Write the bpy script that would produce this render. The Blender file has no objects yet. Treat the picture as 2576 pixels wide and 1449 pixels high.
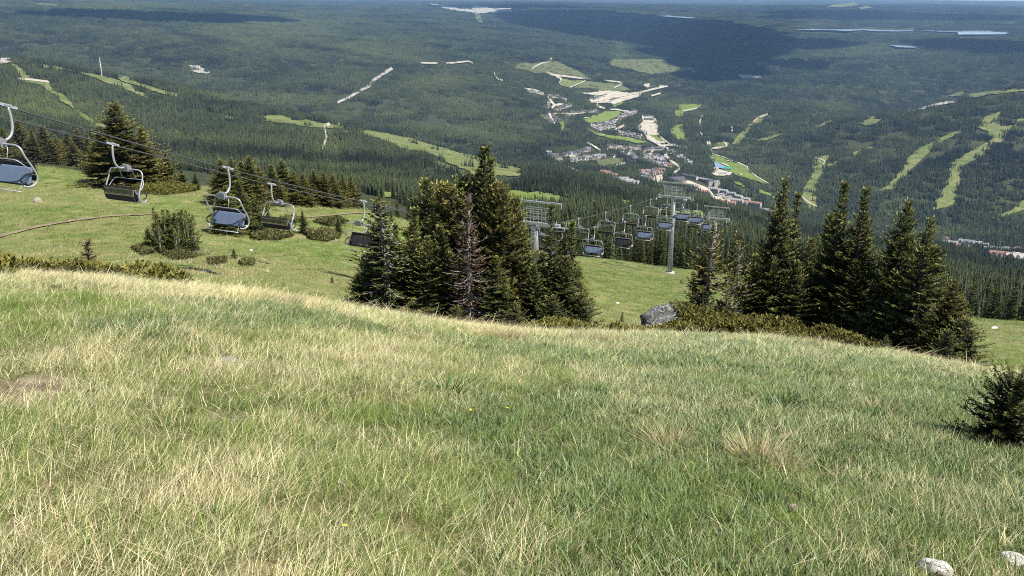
import bpy, math, random
import numpy as np
from mathutils import Vector, Matrix, geometry

random.seed(7)
SC = bpy.context.scene
COL = SC.collection
R = math.radians

# ---------------------------------------------------------------- camera model (2576 x 1449 picture units)
F, CX, CY = 2231.0, 1288.0, 724.5
PITCH = R(18.3)
CP, SP = math.cos(PITCH), math.sin(PITCH)

def v2t(v):                                   # picture row -> tangent of view angle (z / y)
    b = -(np.asarray(v, float) - CY) / F
    return (-SP + b * CP) / (CP + b * SP)

def uv2tt(u, v):                              # picture point -> (x / y, z / y)
    a = (np.asarray(u, float) - CX) / F
    b = -(np.asarray(v, float) - CY) / F
    c = CP + b * SP
    return a / c, (-SP + b * CP) / c

def world2uv(x, y, z):
    d = y * CP - z * SP
    w = y * SP + z * CP
    return CX + F * x / d, CY - F * w / d

# ---------------------------------------------------------------- small numeric helpers
def pchip(xk, Y, x):
    xk = np.asarray(xk, float); Y = np.asarray(Y, float)
    if Y.ndim == 1: Y = Y[:, None]
    h = np.diff(xk)[:, None]
    d = np.diff(Y, axis=0) / h
    m = np.zeros_like(Y)
    s = np.sign(d[:-1]) * np.sign(d[1:]) > 0
    w1 = 2 * h[1:] + h[:-1]; w2 = h[1:] + 2 * h[:-1]
    with np.errstate(all='ignore'):
        hm = (w1 + w2) / (w1 / d[:-1] + w2 / d[1:])
    m[1:-1] = np.where(s, hm, 0)
    m[0] = d[0]; m[-1] = d[-1]
    x = np.clip(np.asarray(x, float), xk[0], xk[-1])
    i = np.clip(np.searchsorted(xk, x) - 1, 0, len(xk) - 2)
    hh = (xk[i + 1] - xk[i])[:, None]; q = ((x - xk[i])[:, None]) / hh
    return ((1 + 2 * q) * (1 - q) ** 2 * Y[i] + q * (1 - q) ** 2 * hh * m[i]
            + q * q * (3 - 2 * q) * Y[i + 1] + q * q * (q - 1) * hh * m[i + 1])

def _hash(ix, iy, s):
    n = (ix.astype(np.int64) * 374761393 + iy.astype(np.int64) * 668265263 + s * 974711) & 0x7fffffff
    n = ((n ^ (n >> 13)) * 1274126177) & 0x7fffffff
    return ((n ^ (n >> 16)) & 0xffff) / 65535.0

def vnoise(x, y, s=0):
    x = np.asarray(x, float); y = np.asarray(y, float)
    ix = np.floor(x); iy = np.floor(y)
    fx = x - ix; fy = y - iy
    fx = fx * fx * fx * (fx * (fx * 6 - 15) + 10); fy = fy * fy * fy * (fy * (fy * 6 - 15) + 10)
    a = _hash(ix, iy, s); b = _hash(ix + 1, iy, s); c = _hash(ix, iy + 1, s); d = _hash(ix + 1, iy + 1, s)
    return (a + (b - a) * fx) * (1 - fy) + (c + (d - c) * fx) * fy

def fbm(x, y, s=0, o=3):
    r = 0; a = .5; t = 0
    for k in range(o):
        r = r + a * vnoise(x * 2 ** k + 17.3 * k, y * 2 ** k - 9.1 * k, s + k); t += a; a *= .5
    return r / t

def sst(e0, e1, x):
    q = np.clip((np.asarray(x, float) - e0) / (e1 - e0), 0, 1)
    return q * q * (3 - 2 * q)

def inpoly(px, py, poly):
    r = np.zeros(px.shape, bool); n = len(poly)
    for i in range(n):
        x0, y0 = poly[i]; x1, y1 = poly[(i + 1) % n]
        if y0 == y1: continue
        c = ((y0 > py) != (y1 > py)) & (px < (x1 - x0) * (py - y0) / (y1 - y0) + x0)
        r ^= c
    return r

# ---------------------------------------------------------------- the ground: one height function
TC = np.array([-.9, -.6, -.4, -.2, 0, .15, .3, .45, .6, .9])
V_CREST = [672, 690, 720, 780, 835, 850, 850, 893, 945, 1010]
Y_CREST = [15, 15, 16, 18, 20, 21, 22, 21, 19, 17]
NEAR = {
 -.6: [(40, 690), (45, 655), (52, 622), (62, 570), (75, 515), (90, 455), (104, 412), (112, 402), (130, 412), (160, 440), (300, 440), (600, 400)],
 -.4: [(34, 740), (40, 697), (50, 640), (65, 570), (82, 508), (96, 472), (106, 460), (130, 470), (170, 485), (300, 490), (560, 452)],
 -.2: [(36, 800), (43, 760), (55, 685), (75, 592), (95, 530), (108, 513), (125, 513), (165, 530), (260, 540), (380, 510), (600, 470)],
  0.: [(40, 850), (49, 800), (65, 725), (95, 660), (125, 630), (140, 624), (165, 638), (240, 655), (330, 618), (450, 565), (700, 500)],
 .15: [(42, 890), (52, 822), (70, 758), (100, 706), (128, 680), (145, 663), (165, 670), (230, 695), (320, 660), (450, 600), (620, 555), (850, 510)],
  .3: [(40, 920), (50, 860), (70, 790), (100, 735), (125, 712), (140, 705), (165, 715), (240, 735), (340, 690), (500, 635), (800, 590)],
 .45: [(36, 950), (48, 890), (66, 825), (88, 782), (104, 768), (118, 768), (150, 785), (240, 800), (380, 730), (640, 665), (900, 640)],
  .6: [(30, 965), (40, 930), (55, 880), (72, 840), (88, 815), (98, 808), (115, 820), (150, 850), (250, 850), (400, 785), (700, 710)],
}
FAR = {
 -.6: [(900, 342), (1400, 270), (2000, 200), (2500, 152), (2800, 146), (3200, 154), (3900, 152), (4500, 100), (6000, 32), (8000, 6), (15000, -4), (40000, -8)],
 -.4: [(800, 418), (1200, 365), (1700, 305), (2200, 234), (2500, 215), (2850, 221), (3600, 221), (4200, 150), (5000, 90), (6500, 48), (9000, 14), (15000, 0), (40000, -6)],
 -.2: [(1000, 420), (1500, 370), (1900, 328), (2150, 314), (2500, 321), (3000, 320), (3500, 250), (4500, 170), (6000, 100), (8000, 55), (11000, 22), (18000, 4), (40000, -6)],
  0.: [(1100, 447), (1450, 426), (1650, 422), (1950, 428), (2250, 424), (2600, 365), (3200, 300), (4500, 205), (7000, 100), (11000, 42), (18000, 9), (40000, -5)],
 .15: [(1200, 490), (1900, 458), (2500, 425), (2920, 400), (3740, 310), (4950, 230), (6500, 150), (9000, 90), (13000, 42), (19000, 14), (40000, -3)],
  .3: [(1300, 560), (2185, 540), (2390, 485), (2920, 400), (3700, 312), (5000, 235), (7000, 150), (9000, 92), (13000, 42), (20000, 16), (40000, -3)],
 .45: [(1250, 622), (1900, 590), (2109, 560), (2350, 480), (2700, 400), (3200, 318), (3500, 284), (3900, 289), (4700, 288), (5400, 225), (6500, 150), (9000, 84), (13000, 38), (20000, 13), (40000, -3)],
  .6: [(1300, 645), (1700, 625), (1950, 590), (2150, 540), (2450, 440), (2900, 335), (3300, 250), (3600, 212), (4000, 218), (4900, 217), (5600, 170), (6500, 130), (9000, 80), (13000, 38), (22000, 18), (40000, -3)],
}
def ystretch(y):
    return y * (1 + .6 * sst(math.log(300), math.log(1500), np.log(y)))

NL = 900
LN = np.linspace(math.log(12), math.log(62000), NL)
_cols = []
for th in TC:
    k = max(-.6, min(.6, th))
    tab = NEAR[k] + FAR[k]
    ys = np.array([ystretch(float(p[0])) for p in tab]); ts = v2t([p[1] for p in tab])
    if abs(th) > .7:
        ts = ts + (-.008 if th > 0 else .01) * (1 - sst(math.log(200), math.log(3000), np.log(ys)))
    ys = np.concatenate([[12, 24], ys]); ts = np.concatenate([[-.80, -.60], ts])
    _cols.append(pchip(np.log(ys), ts, LN)[:, 0])
_cols = np.array(_cols)
NT = 400
TH = np.linspace(-.9, .9, NT)
TAB = pchip(TC, _cols, TH)
_k = np.exp(-.5 * (np.arange(-14, 15) / 6.0) ** 2); _k /= _k.sum()
TAB = np.apply_along_axis(lambda c: np.convolve(np.pad(c, 14, mode='edge'), _k, 'valid'), 0, TAB)
_k = np.exp(-.5 * (np.arange(-6, 7) / 2.0) ** 2); _k /= _k.sum()
TAB = np.apply_along_axis(lambda c: np.convolve(np.pad(c, 6, mode='edge'), _k, 'valid'), 1, TAB)
_tc = v2t(V_CREST); _yc = np.array(Y_CREST, float)
KP = pchip(TC, -_tc - 3.2 / _yc, TH)[:, 0]
KQ = pchip(TC, 1.6 / _yc ** 2, TH)[:, 0]
KY = pchip(TC, _yc, TH)[:, 0]

def hraw(th, y):
    th = np.clip(th, -.9, .9); y = np.maximum(y, .05)
    fi = (th + .9) / 1.8 * (NT - 1)
    p = np.interp(fi, np.arange(NT), KP); q = np.interp(fi, np.arange(NT), KQ)
    ym = (.62 - p) / (2 * q)
    yy = np.minimum(y, ym)
    zk = -1.6 - p * yy - q * yy * yy - .62 * np.maximum(y - ym, 0)
    fl = np.clip((np.log(np.maximum(y, 12)) - LN[0]) / (LN[-1] - LN[0]) * (NL - 1), 0, NL - 1.001)
    i = np.clip(fi.astype(int), 0, NT - 2); j = fl.astype(int)
    fx = fi - i; fy = fl - j
    t = (TAB[i, j] * (1 - fx) + TAB[i + 1, j] * fx) * (1 - fy) + (TAB[i, j + 1] * (1 - fx) + TAB[i + 1, j + 1] * fx) * fy
    zl = y * t
    k = .45
    d = np.abs(zk - zl) / k
    z = np.maximum(zk, zl) + k * np.log1p(np.exp(-np.minimum(d, 50)))
    z = np.where(y < 12, zk, z)
    return np.where(y > 120, zl, z)

def hxy(x, y):
    x = np.asarray(x, float); y = np.asarray(y, float)
    ph = np.arctan2(x, y); r = np.hypot(x, y)
    A0 = .7
    pc = np.where(np.abs(ph) <= A0, ph, np.sign(ph) * A0 * (math.pi - np.abs(ph)) / (math.pi - A0))
    th = np.tan(pc); ye = r * np.cos(np.clip(ph, -A0, A0))
    z = hraw(th, ye)
    wf = sst(900, 3500, r)
    side = .35 + .65 * np.clip(sst(.0, .25, np.abs(x / np.maximum(np.abs(y), 1) - .15)) + sst(7000, 11000, r), 0, 1)
    z = z + wf * side * (36 * (fbm(x / 1500, y / 1500, 3, 2) - .5) + 13 * (vnoise(x / 480, y / 480, 9) - .5))
    wm = sst(30, 60, r) * (1 - sst(150, 240, r))
    z = z + wm * (.5 * (fbm(x / 9, y / 9, 5, 2) - .5) + .12 * (vnoise(x / 1.7, y / 1.7, 6) - .5))
    wn = 1 - sst(30, 50, r)
    z = z + wn * (.14 * (fbm(x / 2.6, y / 2.6, 11, 2) - .5) * sst(1.5, 5, r) + .05 * (vnoise(x / .55, y / .55, 12) - .5))
    return z

def hz(x, y): return float(hxy(np.array([x]), np.array([y]))[0])

# first hit of the view ray, looked up in a table of the same ground
_RL = np.linspace(math.log(1.5), math.log(60000), 1500)
_RT = np.linspace(-.75, .75, 700)
_gy = np.exp(_RL)
_ZT = np.empty((700, 1500))
for _i, _t in enumerate(_RT):
    _ZT[_i] = hxy(_t * _gy, _gy) / _gy

def P(u, v, ymin=1.5):
    u = np.atleast_1d(np.asarray(u, float)); v = np.atleast_1d(np.asarray(v, float))
    th, t = uv2tt(u, v)
    ymin = np.broadcast_to(np.asarray(ymin, float), u.shape)
    out = np.empty((len(u), 3))
    fi = np.clip((th + .75) / 1.5 * 699, 0, 698.999)
    for k in range(len(u)):
        i = int(fi[k]); f = fi[k] - i
        row = _ZT[i] * (1 - f) + _ZT[i + 1] * f
        j0 = int(np.searchsorted(_gy, ymin[k]))
        w = np.nonzero(row[j0:] >= t[k])[0]
        if len(w) == 0: j = 1499
        else: j = j0 + int(w[0])
        if j > j0 and len(w):
            a, b = row[j - 1], row[j]
            q = (t[k] - a) / (b - a) if b != a else 1
            L = _RL[j - 1] + (_RL[j] - _RL[j - 1]) * q
        else: L = _RL[j]
        y = math.exp(L); out[k] = (th[k] * y, y, 0)
    out[:, 2] = hxy(out[:, 0], out[:, 1])
    return out

def P1(u, v, ymin=1.5): return P([u], [v], ymin)[0]

# ---------------------------------------------------------------- object helpers
def tag(o, label=None, cat=None, group=None, kind=None):
    if label: o['label'] = label
    if cat: o['category'] = cat
    if group: o['group'] = group
    if kind: o['kind'] = kind
    return o

def mesh_np(name, V, faces, mats=None, mi=None, smooth=False, attrs=None):
    """V (n,3); faces: list of tuples or an (m,k) int array"""
    me = bpy.data.meshes.new(name)
    V = np.asarray(V, np.float32)
    if isinstance(faces, np.ndarray):
        m, k = faces.shape
        me.vertices.add(len(V)); me.vertices.foreach_set('co', V.ravel())
        me.loops.add(m * k); me.loops.foreach_set('vertex_index', faces.astype(np.int32).ravel())
        me.polygons.add(m); me.polygons.foreach_set('loop_start', np.arange(0, m * k, k, dtype=np.int32))
        me.update(calc_edges=True)
    else:
        me.from_pydata(V.tolist(), [], faces); me.update()
    for m in (mats or []): me.materials.append(m)
    if mi is not None: me.polygons.foreach_set('material_index', np.asarray(mi, np.int32))
    if smooth: me.polygons.foreach_set('use_smooth', np.ones(len(me.polygons), bool))
    for an, (typ, arr) in (attrs or {}).items():
        at = me.attributes.new(an, typ, 'POINT')
        at.data.foreach_set('value', np.asarray(arr, np.float32 if typ == 'FLOAT' else np.int32).ravel())
    return me

def link(name, me, parent=None, loc=None):
    o = bpy.data.objects.new(name, me); COL.objects.link(o)
    if parent: o.parent = parent
    if loc is not None: o.location = loc
    return o

def empty(name, loc, rz=0, s=1):
    o = bpy.data.objects.new(name, None); COL.objects.link(o)
    o.empty_display_size = .3
    o.location = loc; o.rotation_euler = (0, 0, rz); o.scale = (s, s, s)
    return o

class MB:
    """collects simple solids into one mesh"""
    def __init__(s): s.v = []; s.f = []; s.m = []
    def add(s, vs, fs, mi=0):
        n = len(s.v); s.v += [tuple(p) for p in vs]
        s.f += [tuple(i + n for i in f) for f in fs]; s.m += [mi] * len(fs)
    def box(s, c, d, mi=0, M=None):
        x, y, z = d[0] / 2, d[1] / 2, d[2] / 2
        vs = [Vector((sx * x, sy * y, sz * z)) for sx in (-1, 1) for sy in (-1, 1) for sz in (-1, 1)]
        if M is not None: vs = [M @ p for p in vs]
        vs = [p + Vector(c) for p in vs]
        s.add(vs, [(0, 1, 3, 2), (4, 6, 7, 5), (0, 4, 5, 1), (2, 3, 7, 6), (0, 2, 6, 4), (1, 5, 7, 3)], mi)
    def tube(s, pts, r, n=6, mi=0, closed=False, caps=True):
        pts = [Vector(p) for p in pts]
        rs = r if isinstance(r, (list, tuple)) else [r] * len(pts)
        rings = []; up = Vector((0, 0, 1)); m = len(pts); prev = None
        for i, p in enumerate(pts):
            if closed: t = pts[(i + 1) % m] - pts[i - 1]
            else: t = pts[min(i + 1, m - 1)] - pts[max(i - 1, 0)]
            t.normalize()
            if prev is None:
                a = t.cross(up)
                if a.length < .05: a = t.cross(Vector((1, 0, 0)))
            else: a = prev - t * prev.dot(t)
            a.normalize(); b = t.cross(a); prev = a
            rings.append([p + (a * math.cos(2 * math.pi * k / n) + b * math.sin(2 * math.pi * k / n)) * rs[i] for k in range(n)])
        vs = [q for rg in rings for q in rg]; fs = []
        for i in range(m if closed else m - 1):
            j = (i + 1) % m
            for k in range(n):
                k2 = (k + 1) % n
                fs.append((i * n + k, j * n + k, j * n + k2, i * n + k2))
        if caps and not closed:
            fs.append(tuple(range(n))); fs.append(tuple((m - 1) * n + k for k in reversed(range(n))))
        s.add(vs, fs, mi)
    def mesh(s, name, mats, smooth=False):
        me = mesh_np(name, np.array(s.v), s.f, mats, s.m)
        if smooth: me.polygons.foreach_set('use_smooth', [True] * len(me.polygons))
        return me
    def build(s, name, mats, parent=None, smooth=False):
        return link(name, s.mesh(name, mats if isinstance(mats, list) else [mats], smooth), parent)

# ---------------------------------------------------------------- materials
def newmat(name):
    m = bpy.data.materials.new(name); m.use_nodes = True
    nt = m.node_tree; nt.nodes.clear()
    out = nt.nodes.new('ShaderNodeOutputMaterial'); b = nt.nodes.new('ShaderNodeBsdfPrincipled')
    nt.links.new(b.outputs[0], out.inputs[0])
    return m, nt, b
def nd(nt, t, **kw):
    n = nt.nodes.new(t)
    for k, v in kw.items(): setattr(n, k, v)
    return n
def noise(nt, scale, detail=3, rough=.55, coord='Object'):
    tc = nd(nt, 'ShaderNodeTexCoord'); n = nd(nt, 'ShaderNodeTexNoise')
    n.inputs['Scale'].default_value = scale; n.inputs['Detail'].default_value = detail; n.inputs['Roughness'].default_value = rough
    nt.links.new(tc.outputs[coord], n.inputs['Vector'])
    return n.outputs['Fac']
def geonoise(nt, scale, detail=3, rough=.55):
    tc = nd(nt, 'ShaderNodeNewGeometry'); n = nd(nt, 'ShaderNodeTexNoise')
    n.inputs['Scale'].default_value = scale; n.inputs['Detail'].default_value = detail; n.inputs['Roughness'].default_value = rough
    nt.links.new(tc.outputs['Position'], n.inputs['Vector'])
    return n.outputs['Fac']
def ramp(nt, fac, stops):
    r = nd(nt, 'ShaderNodeValToRGB'); e = r.color_ramp.elements
    while len(e) < len(stops): e.new(.5)
    for i, (p, c) in enumerate(stops): e[i].position = p; e[i].color = (*c, 1)
    nt.links.new(fac, r.inputs[0]); return r.outputs[0]
def mixc(nt, fac, a, b):
    m = nd(nt, 'ShaderNodeMix', data_type='RGBA')
    if isinstance(fac, (int, float)): m.inputs[0].default_value = fac
    else: nt.links.new(fac, m.inputs[0])
    for s, q in ((m.inputs[6], a), (m.inputs[7], b)):
        if isinstance(q, tuple): s.default_value = (*q, 1)
        else: nt.links.new(q, s)
    return m.outputs[2]
def math_(nt, op, a, b=None, c=None, clamp=False):
    m = nd(nt, 'ShaderNodeMath', operation=op); m.use_clamp = clamp
    for s, q in zip(m.inputs, (a, b, c)):
        if q is None: continue
        if isinstance(q, (int, float)): s.default_value = q
        else: nt.links.new(q, s)
    return m.outputs[0]
def attr(nt, name, typ='GEOMETRY'):
    a = nd(nt, 'ShaderNodeAttribute', attribute_name=name, attribute_type=typ)
    return a.outputs['Fac']
def bump(nt, b, h, strength, dist):
    n = nd(nt, 'ShaderNodeBump'); n.inputs['Strength'].default_value = strength; n.inputs['Distance'].default_value = dist
    nt.links.new(h, n.inputs['Height']); nt.links.new(n.outputs[0], b.inputs['Normal'])
def plain(name, col, rough=.6, metal=0., var=.25, scale=6., spec=.3):
    m, nt, b = newmat(name)
    f = noise(nt, scale, 4)
    d = tuple(c * (1 - var) for c in col); l = tuple(min(1, c * (1 + var)) for c in col)
    nt.links.new(ramp(nt, f, [(.3, d), (.7, l)]), b.inputs['Base Color'])
    b.inputs['Roughness'].default_value = rough; b.inputs['Metallic'].default_value = metal
    b.inputs['Specular IOR Level'].default_value = spec
    return m
# ---------------------------------------------------------------- light, sky, camera
SUN = Vector((.66, -.42, 1.0)).normalized()
EL = math.asin(SUN.z); AZ = math.atan2(SUN.x, SUN.y)
w = bpy.data.worlds.new("World"); SC.world = w; w.use_nodes = True
wn = w.node_tree; bg = wn.nodes['Background']
sky = wn.nodes.new('ShaderNodeTexSky'); sky.sky_type = 'NISHITA'; sky.sun_disc = False
sky.sun_elevation = EL; sky.sun_rotation = AZ; sky.altitude = 2000
wn.links.new(sky.outputs[0], bg.inputs[0]); bg.inputs[1].default_value = .085
sl = bpy.data.lights.new('sun', 'SUN'); sl.energy = 4.8; sl.angle = R(.53); sl.color = (1, .95, .86)
so = bpy.data.objects.new('sun', sl); COL.objects.link(so); so.rotation_euler = SUN.to_track_quat('Z', 'Y').to_euler(); so.location = (60, -40, 90)

cam = bpy.data.cameras.new('camera'); co = bpy.data.objects.new('camera', cam); COL.objects.link(co)
cam.sensor_width = 36; cam.lens = 36 * F / 2576; cam.clip_start = .1; cam.clip_end = 200000
co.location = (0, 0, 0); co.rotation_euler = (math.pi / 2 - PITCH, 0, 0)
SC.camera = co
SC.view_settings.view_transform = 'Standard'; SC.view_settings.look = 'None'
SC.view_settings.exposure = .85; SC.view_settings.gamma = 1
SC.render.engine = 'CYCLES'
cy = SC.cycles
cy.max_bounces = 6; cy.diffuse_bounces = 2; cy.glossy_bounces = 2; cy.transmission_bounces = 3; cy.transparent_max_bounces = 8; cy.volume_bounces = 0
cy.use_denoising = False
try:
    cy.denoiser = 'OPENIMAGEDENOISE'; cy.denoising_input_passes = 'RGB_ALBEDO_NORMAL'; cy.denoising_prefilter = 'FAST'
except Exception: pass
SC.render.filter_size if hasattr(SC.render, 'filter_size') else None
cy.filter_width = 1.05

# ---------------------------------------------------------------- materials shared by the scene
def mat_ground():
    m, nt, b = newmat('meadow ground')
    big = geonoise(nt, .07, 3); mid = geonoise(nt, .55, 4, .65); fine = geonoise(nt, 6., 4, .7)
    g = ramp(nt, mid, [(.36, (.088, .142, .028)), (.52, (.145, .185, .048)), (.66, (.26, .23, .11))])
    s = ramp(nt, fine, [(.3, (.10, .105, .035)), (.52, (.22, .19, .095)), (.72, (.34, .285, .17))])
    f = math_(nt, 'MULTIPLY_ADD', big, 1.8, -.62, True)
    c = mixc(nt, f, g, s)
    soil = ramp(nt, fine, [(.35, (.09, .07, .045)), (.65, (.22, .18, .12))])
    c = mixc(nt, attr(nt, 'bare'), c, soil)
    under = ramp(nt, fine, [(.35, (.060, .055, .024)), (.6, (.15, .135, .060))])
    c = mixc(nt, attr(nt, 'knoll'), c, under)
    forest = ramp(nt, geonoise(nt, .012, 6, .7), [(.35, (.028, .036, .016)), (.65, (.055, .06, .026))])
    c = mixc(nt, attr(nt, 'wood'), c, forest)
    nt.links.new(c, b.inputs['Base Color']); b.inputs['Roughness'].default_value = .95; b.inputs['Specular IOR Level'].default_value = .1
    bump(nt, b, math_(nt, 'ADD', mid, fine), .6, .12)
    return m
def mat_foliage(name, dark, mid, tip, tint=None, rough=.6, trans=.18):
    m, nt, b = newmat(name)
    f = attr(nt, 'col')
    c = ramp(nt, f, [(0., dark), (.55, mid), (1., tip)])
    oi = nd(nt, 'ShaderNodeObjectInfo')
    v = math_(nt, 'MULTIPLY_ADD', oi.outputs['Random'], .3, .85)
    hs = nd(nt, 'ShaderNodeHueSaturation'); nt.links.new(v, hs.inputs['Value']); nt.links.new(c, hs.inputs['Color'])
    c = hs.outputs[0]
    if tint:
        t = attr(nt, 'tint', 'INSTANCER')
        c = mixc(nt, t, mixc(nt, math_(nt, 'MULTIPLY', t, 4., None, True), tuple(q * .62 for q in mid), c), mixc(nt, f, tuple(q * .55 for q in tint), tuple(q * 1.35 for q in tint)))
    nt.links.new(c, b.inputs['Base Color']); b.inputs['Roughness'].default_value = rough; b.inputs['Specular IOR Level'].default_value = .25
    if trans:
        out = [n for n in nt.nodes if n.type == 'OUTPUT_MATERIAL'][0]
        tr = nd(nt, 'ShaderNodeBsdfTranslucent'); mx = nd(nt, 'ShaderNodeMixShader'); mx.inputs[0].default_value = trans
        nt.links.new(c, tr.inputs[0]); nt.links.new(b.outputs[0], mx.inputs[1]); nt.links.new(tr.outputs[0], mx.inputs[2]); nt.links.new(mx.outputs[0], out.inputs[0])
    return m
M = {}
M['ground'] = mat_ground()
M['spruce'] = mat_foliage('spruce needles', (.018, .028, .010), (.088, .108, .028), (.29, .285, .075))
M['spruce_gold'] = mat_foliage('spruce needles golden', (.030, .034, .010), (.125, .122, .032), (.33, .28, .070))
M['fresh'] = mat_foliage('young spruce needles', (.045, .070, .018), (.10, .14, .035), (.20, .23, .06))
M['brown'] = mat_foliage('browned needles', (.040, .026, .012), (.115, .070, .026), (.22, .14, .05))
M['dead'] = mat_foliage('dead twigs', (.060, .040, .034), (.12, .088, .078), (.24, .19, .17), trans=0)
M['juniper'] = mat_foliage('juniper needles', (.050, .054, .012), (.155, .150, .034), (.32, .27, .065))
M['heath'] = mat_foliage('low heath', (.050, .055, .020), (.12, .12, .040), (.20, .18, .07))
M['bark'] = plain('bark', (.085, .07, .06), .9, var=.5, scale=14)
M['greybark'] = plain('weathered grey wood', (.24, .215, .20), .85, var=.4, scale=12)
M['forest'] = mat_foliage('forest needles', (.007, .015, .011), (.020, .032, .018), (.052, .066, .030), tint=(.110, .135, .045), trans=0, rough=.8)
M['steel'] = plain('galvanised steel', (.20, .21, .225), .55, .3, .12, 3., .5)
M['steel_light'] = plain('bright galvanised steel', (.40, .41, .43), .42, .4, .1, 3., .5)
M['rope'] = plain('steel wire rope', (.10, .10, .11), .5, .5, .2, 40.)
M['black'] = plain('black vinyl', (.025, .023, .026), .55, 0, .2)
M['blue'] = plain('blue vinyl', (.12, .155, .235), .5, 0, .08, 2., .5)
M['slat'] = plain('olive slats', (.165, .15, .075), .7, 0, .15)
M['concrete'] = plain('concrete', (.45, .44, .42), .9, 0, .2, 3.)
M['white'] = plain('white paint', (.78, .78, .76), .6, 0, .08)
M['rubber'] = plain('black rubber', (.03, .03, .03), .8)
def mat_rock(name, a, c, l):
    m, nt, b = newmat(name)
    f = geonoise(nt, 7, 6, .7); f2 = geonoise(nt, 28, 4, .7)
    base = ramp(nt, f, [(.32, a), (.6, c)])
    lich = math_(nt, 'GREATER_THAN', f2, .57)
    nt.links.new(mixc(nt, lich, base, l), b.inputs['Base Color']); b.inputs['Roughness'].default_value = .92
    bump(nt, b, math_(nt, 'ADD', f, f2), .8, .05)
    return m
def mat_boulder():
    m, nt, b = newmat('lichen granite')
    big = geonoise(nt, 2.2, 6, .7); f2 = geonoise(nt, 11, 5, .75); f3 = geonoise(nt, 34, 3, .7)
    base = ramp(nt, big, [(.35, (.035, .036, .036)), (.5, (.11, .11, .105)), (.65, (.20, .20, .19))])
    c = mixc(nt, ramp(nt, f2, [(.50, (0, 0, 0)), (.56, (1, 1, 1))]), base, (.40, .40, .36))
    c = mixc(nt, ramp(nt, f3, [(.56, (0, 0, 0)), (.60, (1, 1, 1))]), c, (.03, .032, .03))
    nt.links.new(c, b.inputs['Base Color']); b.inputs['Roughness'].default_value = .92
    bump(nt, b, math_(nt, 'ADD', big, f2), 1., .12)
    return m
M['rock'] = mat_boulder()
M['palerock'] = mat_rock('pale quartz rock', (.38, .35, .30), (.66, .63, .57), (.80, .78, .72))
M['tanrock'] = mat_rock('tan stone', (.20, .17, .13), (.34, .30, .23), (.40, .36, .29))
def mat_grassrun():
    m, nt, b = newmat('ski run grass')
    f = geonoise(nt, .012, 5, .6); f2 = geonoise(nt, .05, 4, .65)
    c = ramp(nt, math_(nt, 'MULTIPLY_ADD', f2, .5, math_(nt, 'MULTIPLY', f, .5)), [(.38, (.075, .105, .028)), (.5, (.125, .15, .045)), (.62, (.21, .19, .09))])
    nt.links.new(c, b.inputs['Base Color']); b.inputs['Roughness'].default_value = .95; b.inputs['Specular IOR Level'].default_value = .1
    return m
M['run'] = mat_grassrun()
def mat_two(name, a, c, s, rough=.95):
    m, nt, b = newmat(name)
    nt.links.new(ramp(nt, geonoise(nt, s, 5, .65), [(.35, a), (.65, c)]), b.inputs['Base Color']); b.inputs['Roughness'].default_value = rough
    b.inputs['Specular IOR Level'].default_value = .1
    return m
M['fairway'] = mat_two('mown fairway', (.10, .145, .030), (.165, .205, .048), .03)
M['gravel'] = mat_two('pale gravel', (.26, .235, .18), (.50, .455, .365), .03)
M['track'] = mat_two('tan track', (.30, .26, .19), (.46, .40, .30), .03)
M['scree'] = mat_two('rubble', (.22, .21, .18), (.42, .39, .33), .02)
M['regrowth'] = mat_two('regrowth scrub', (.065, .085, .030), (.14, .145, .060), .02)
M['path'] = mat_two('trodden earth', (.15, .125, .075), (.27, .22, .14), 1.5)
def mat_water():
    m, nt, b = newmat('lake water')
    b.inputs['Base Color'].default_value = (.16, .24, .33, 1); b.inputs['Roughness'].default_value = .12
    bump(nt, b, geonoise(nt, .3, 3), .2, .2)
    return m
M['water'] = mat_water()

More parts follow.
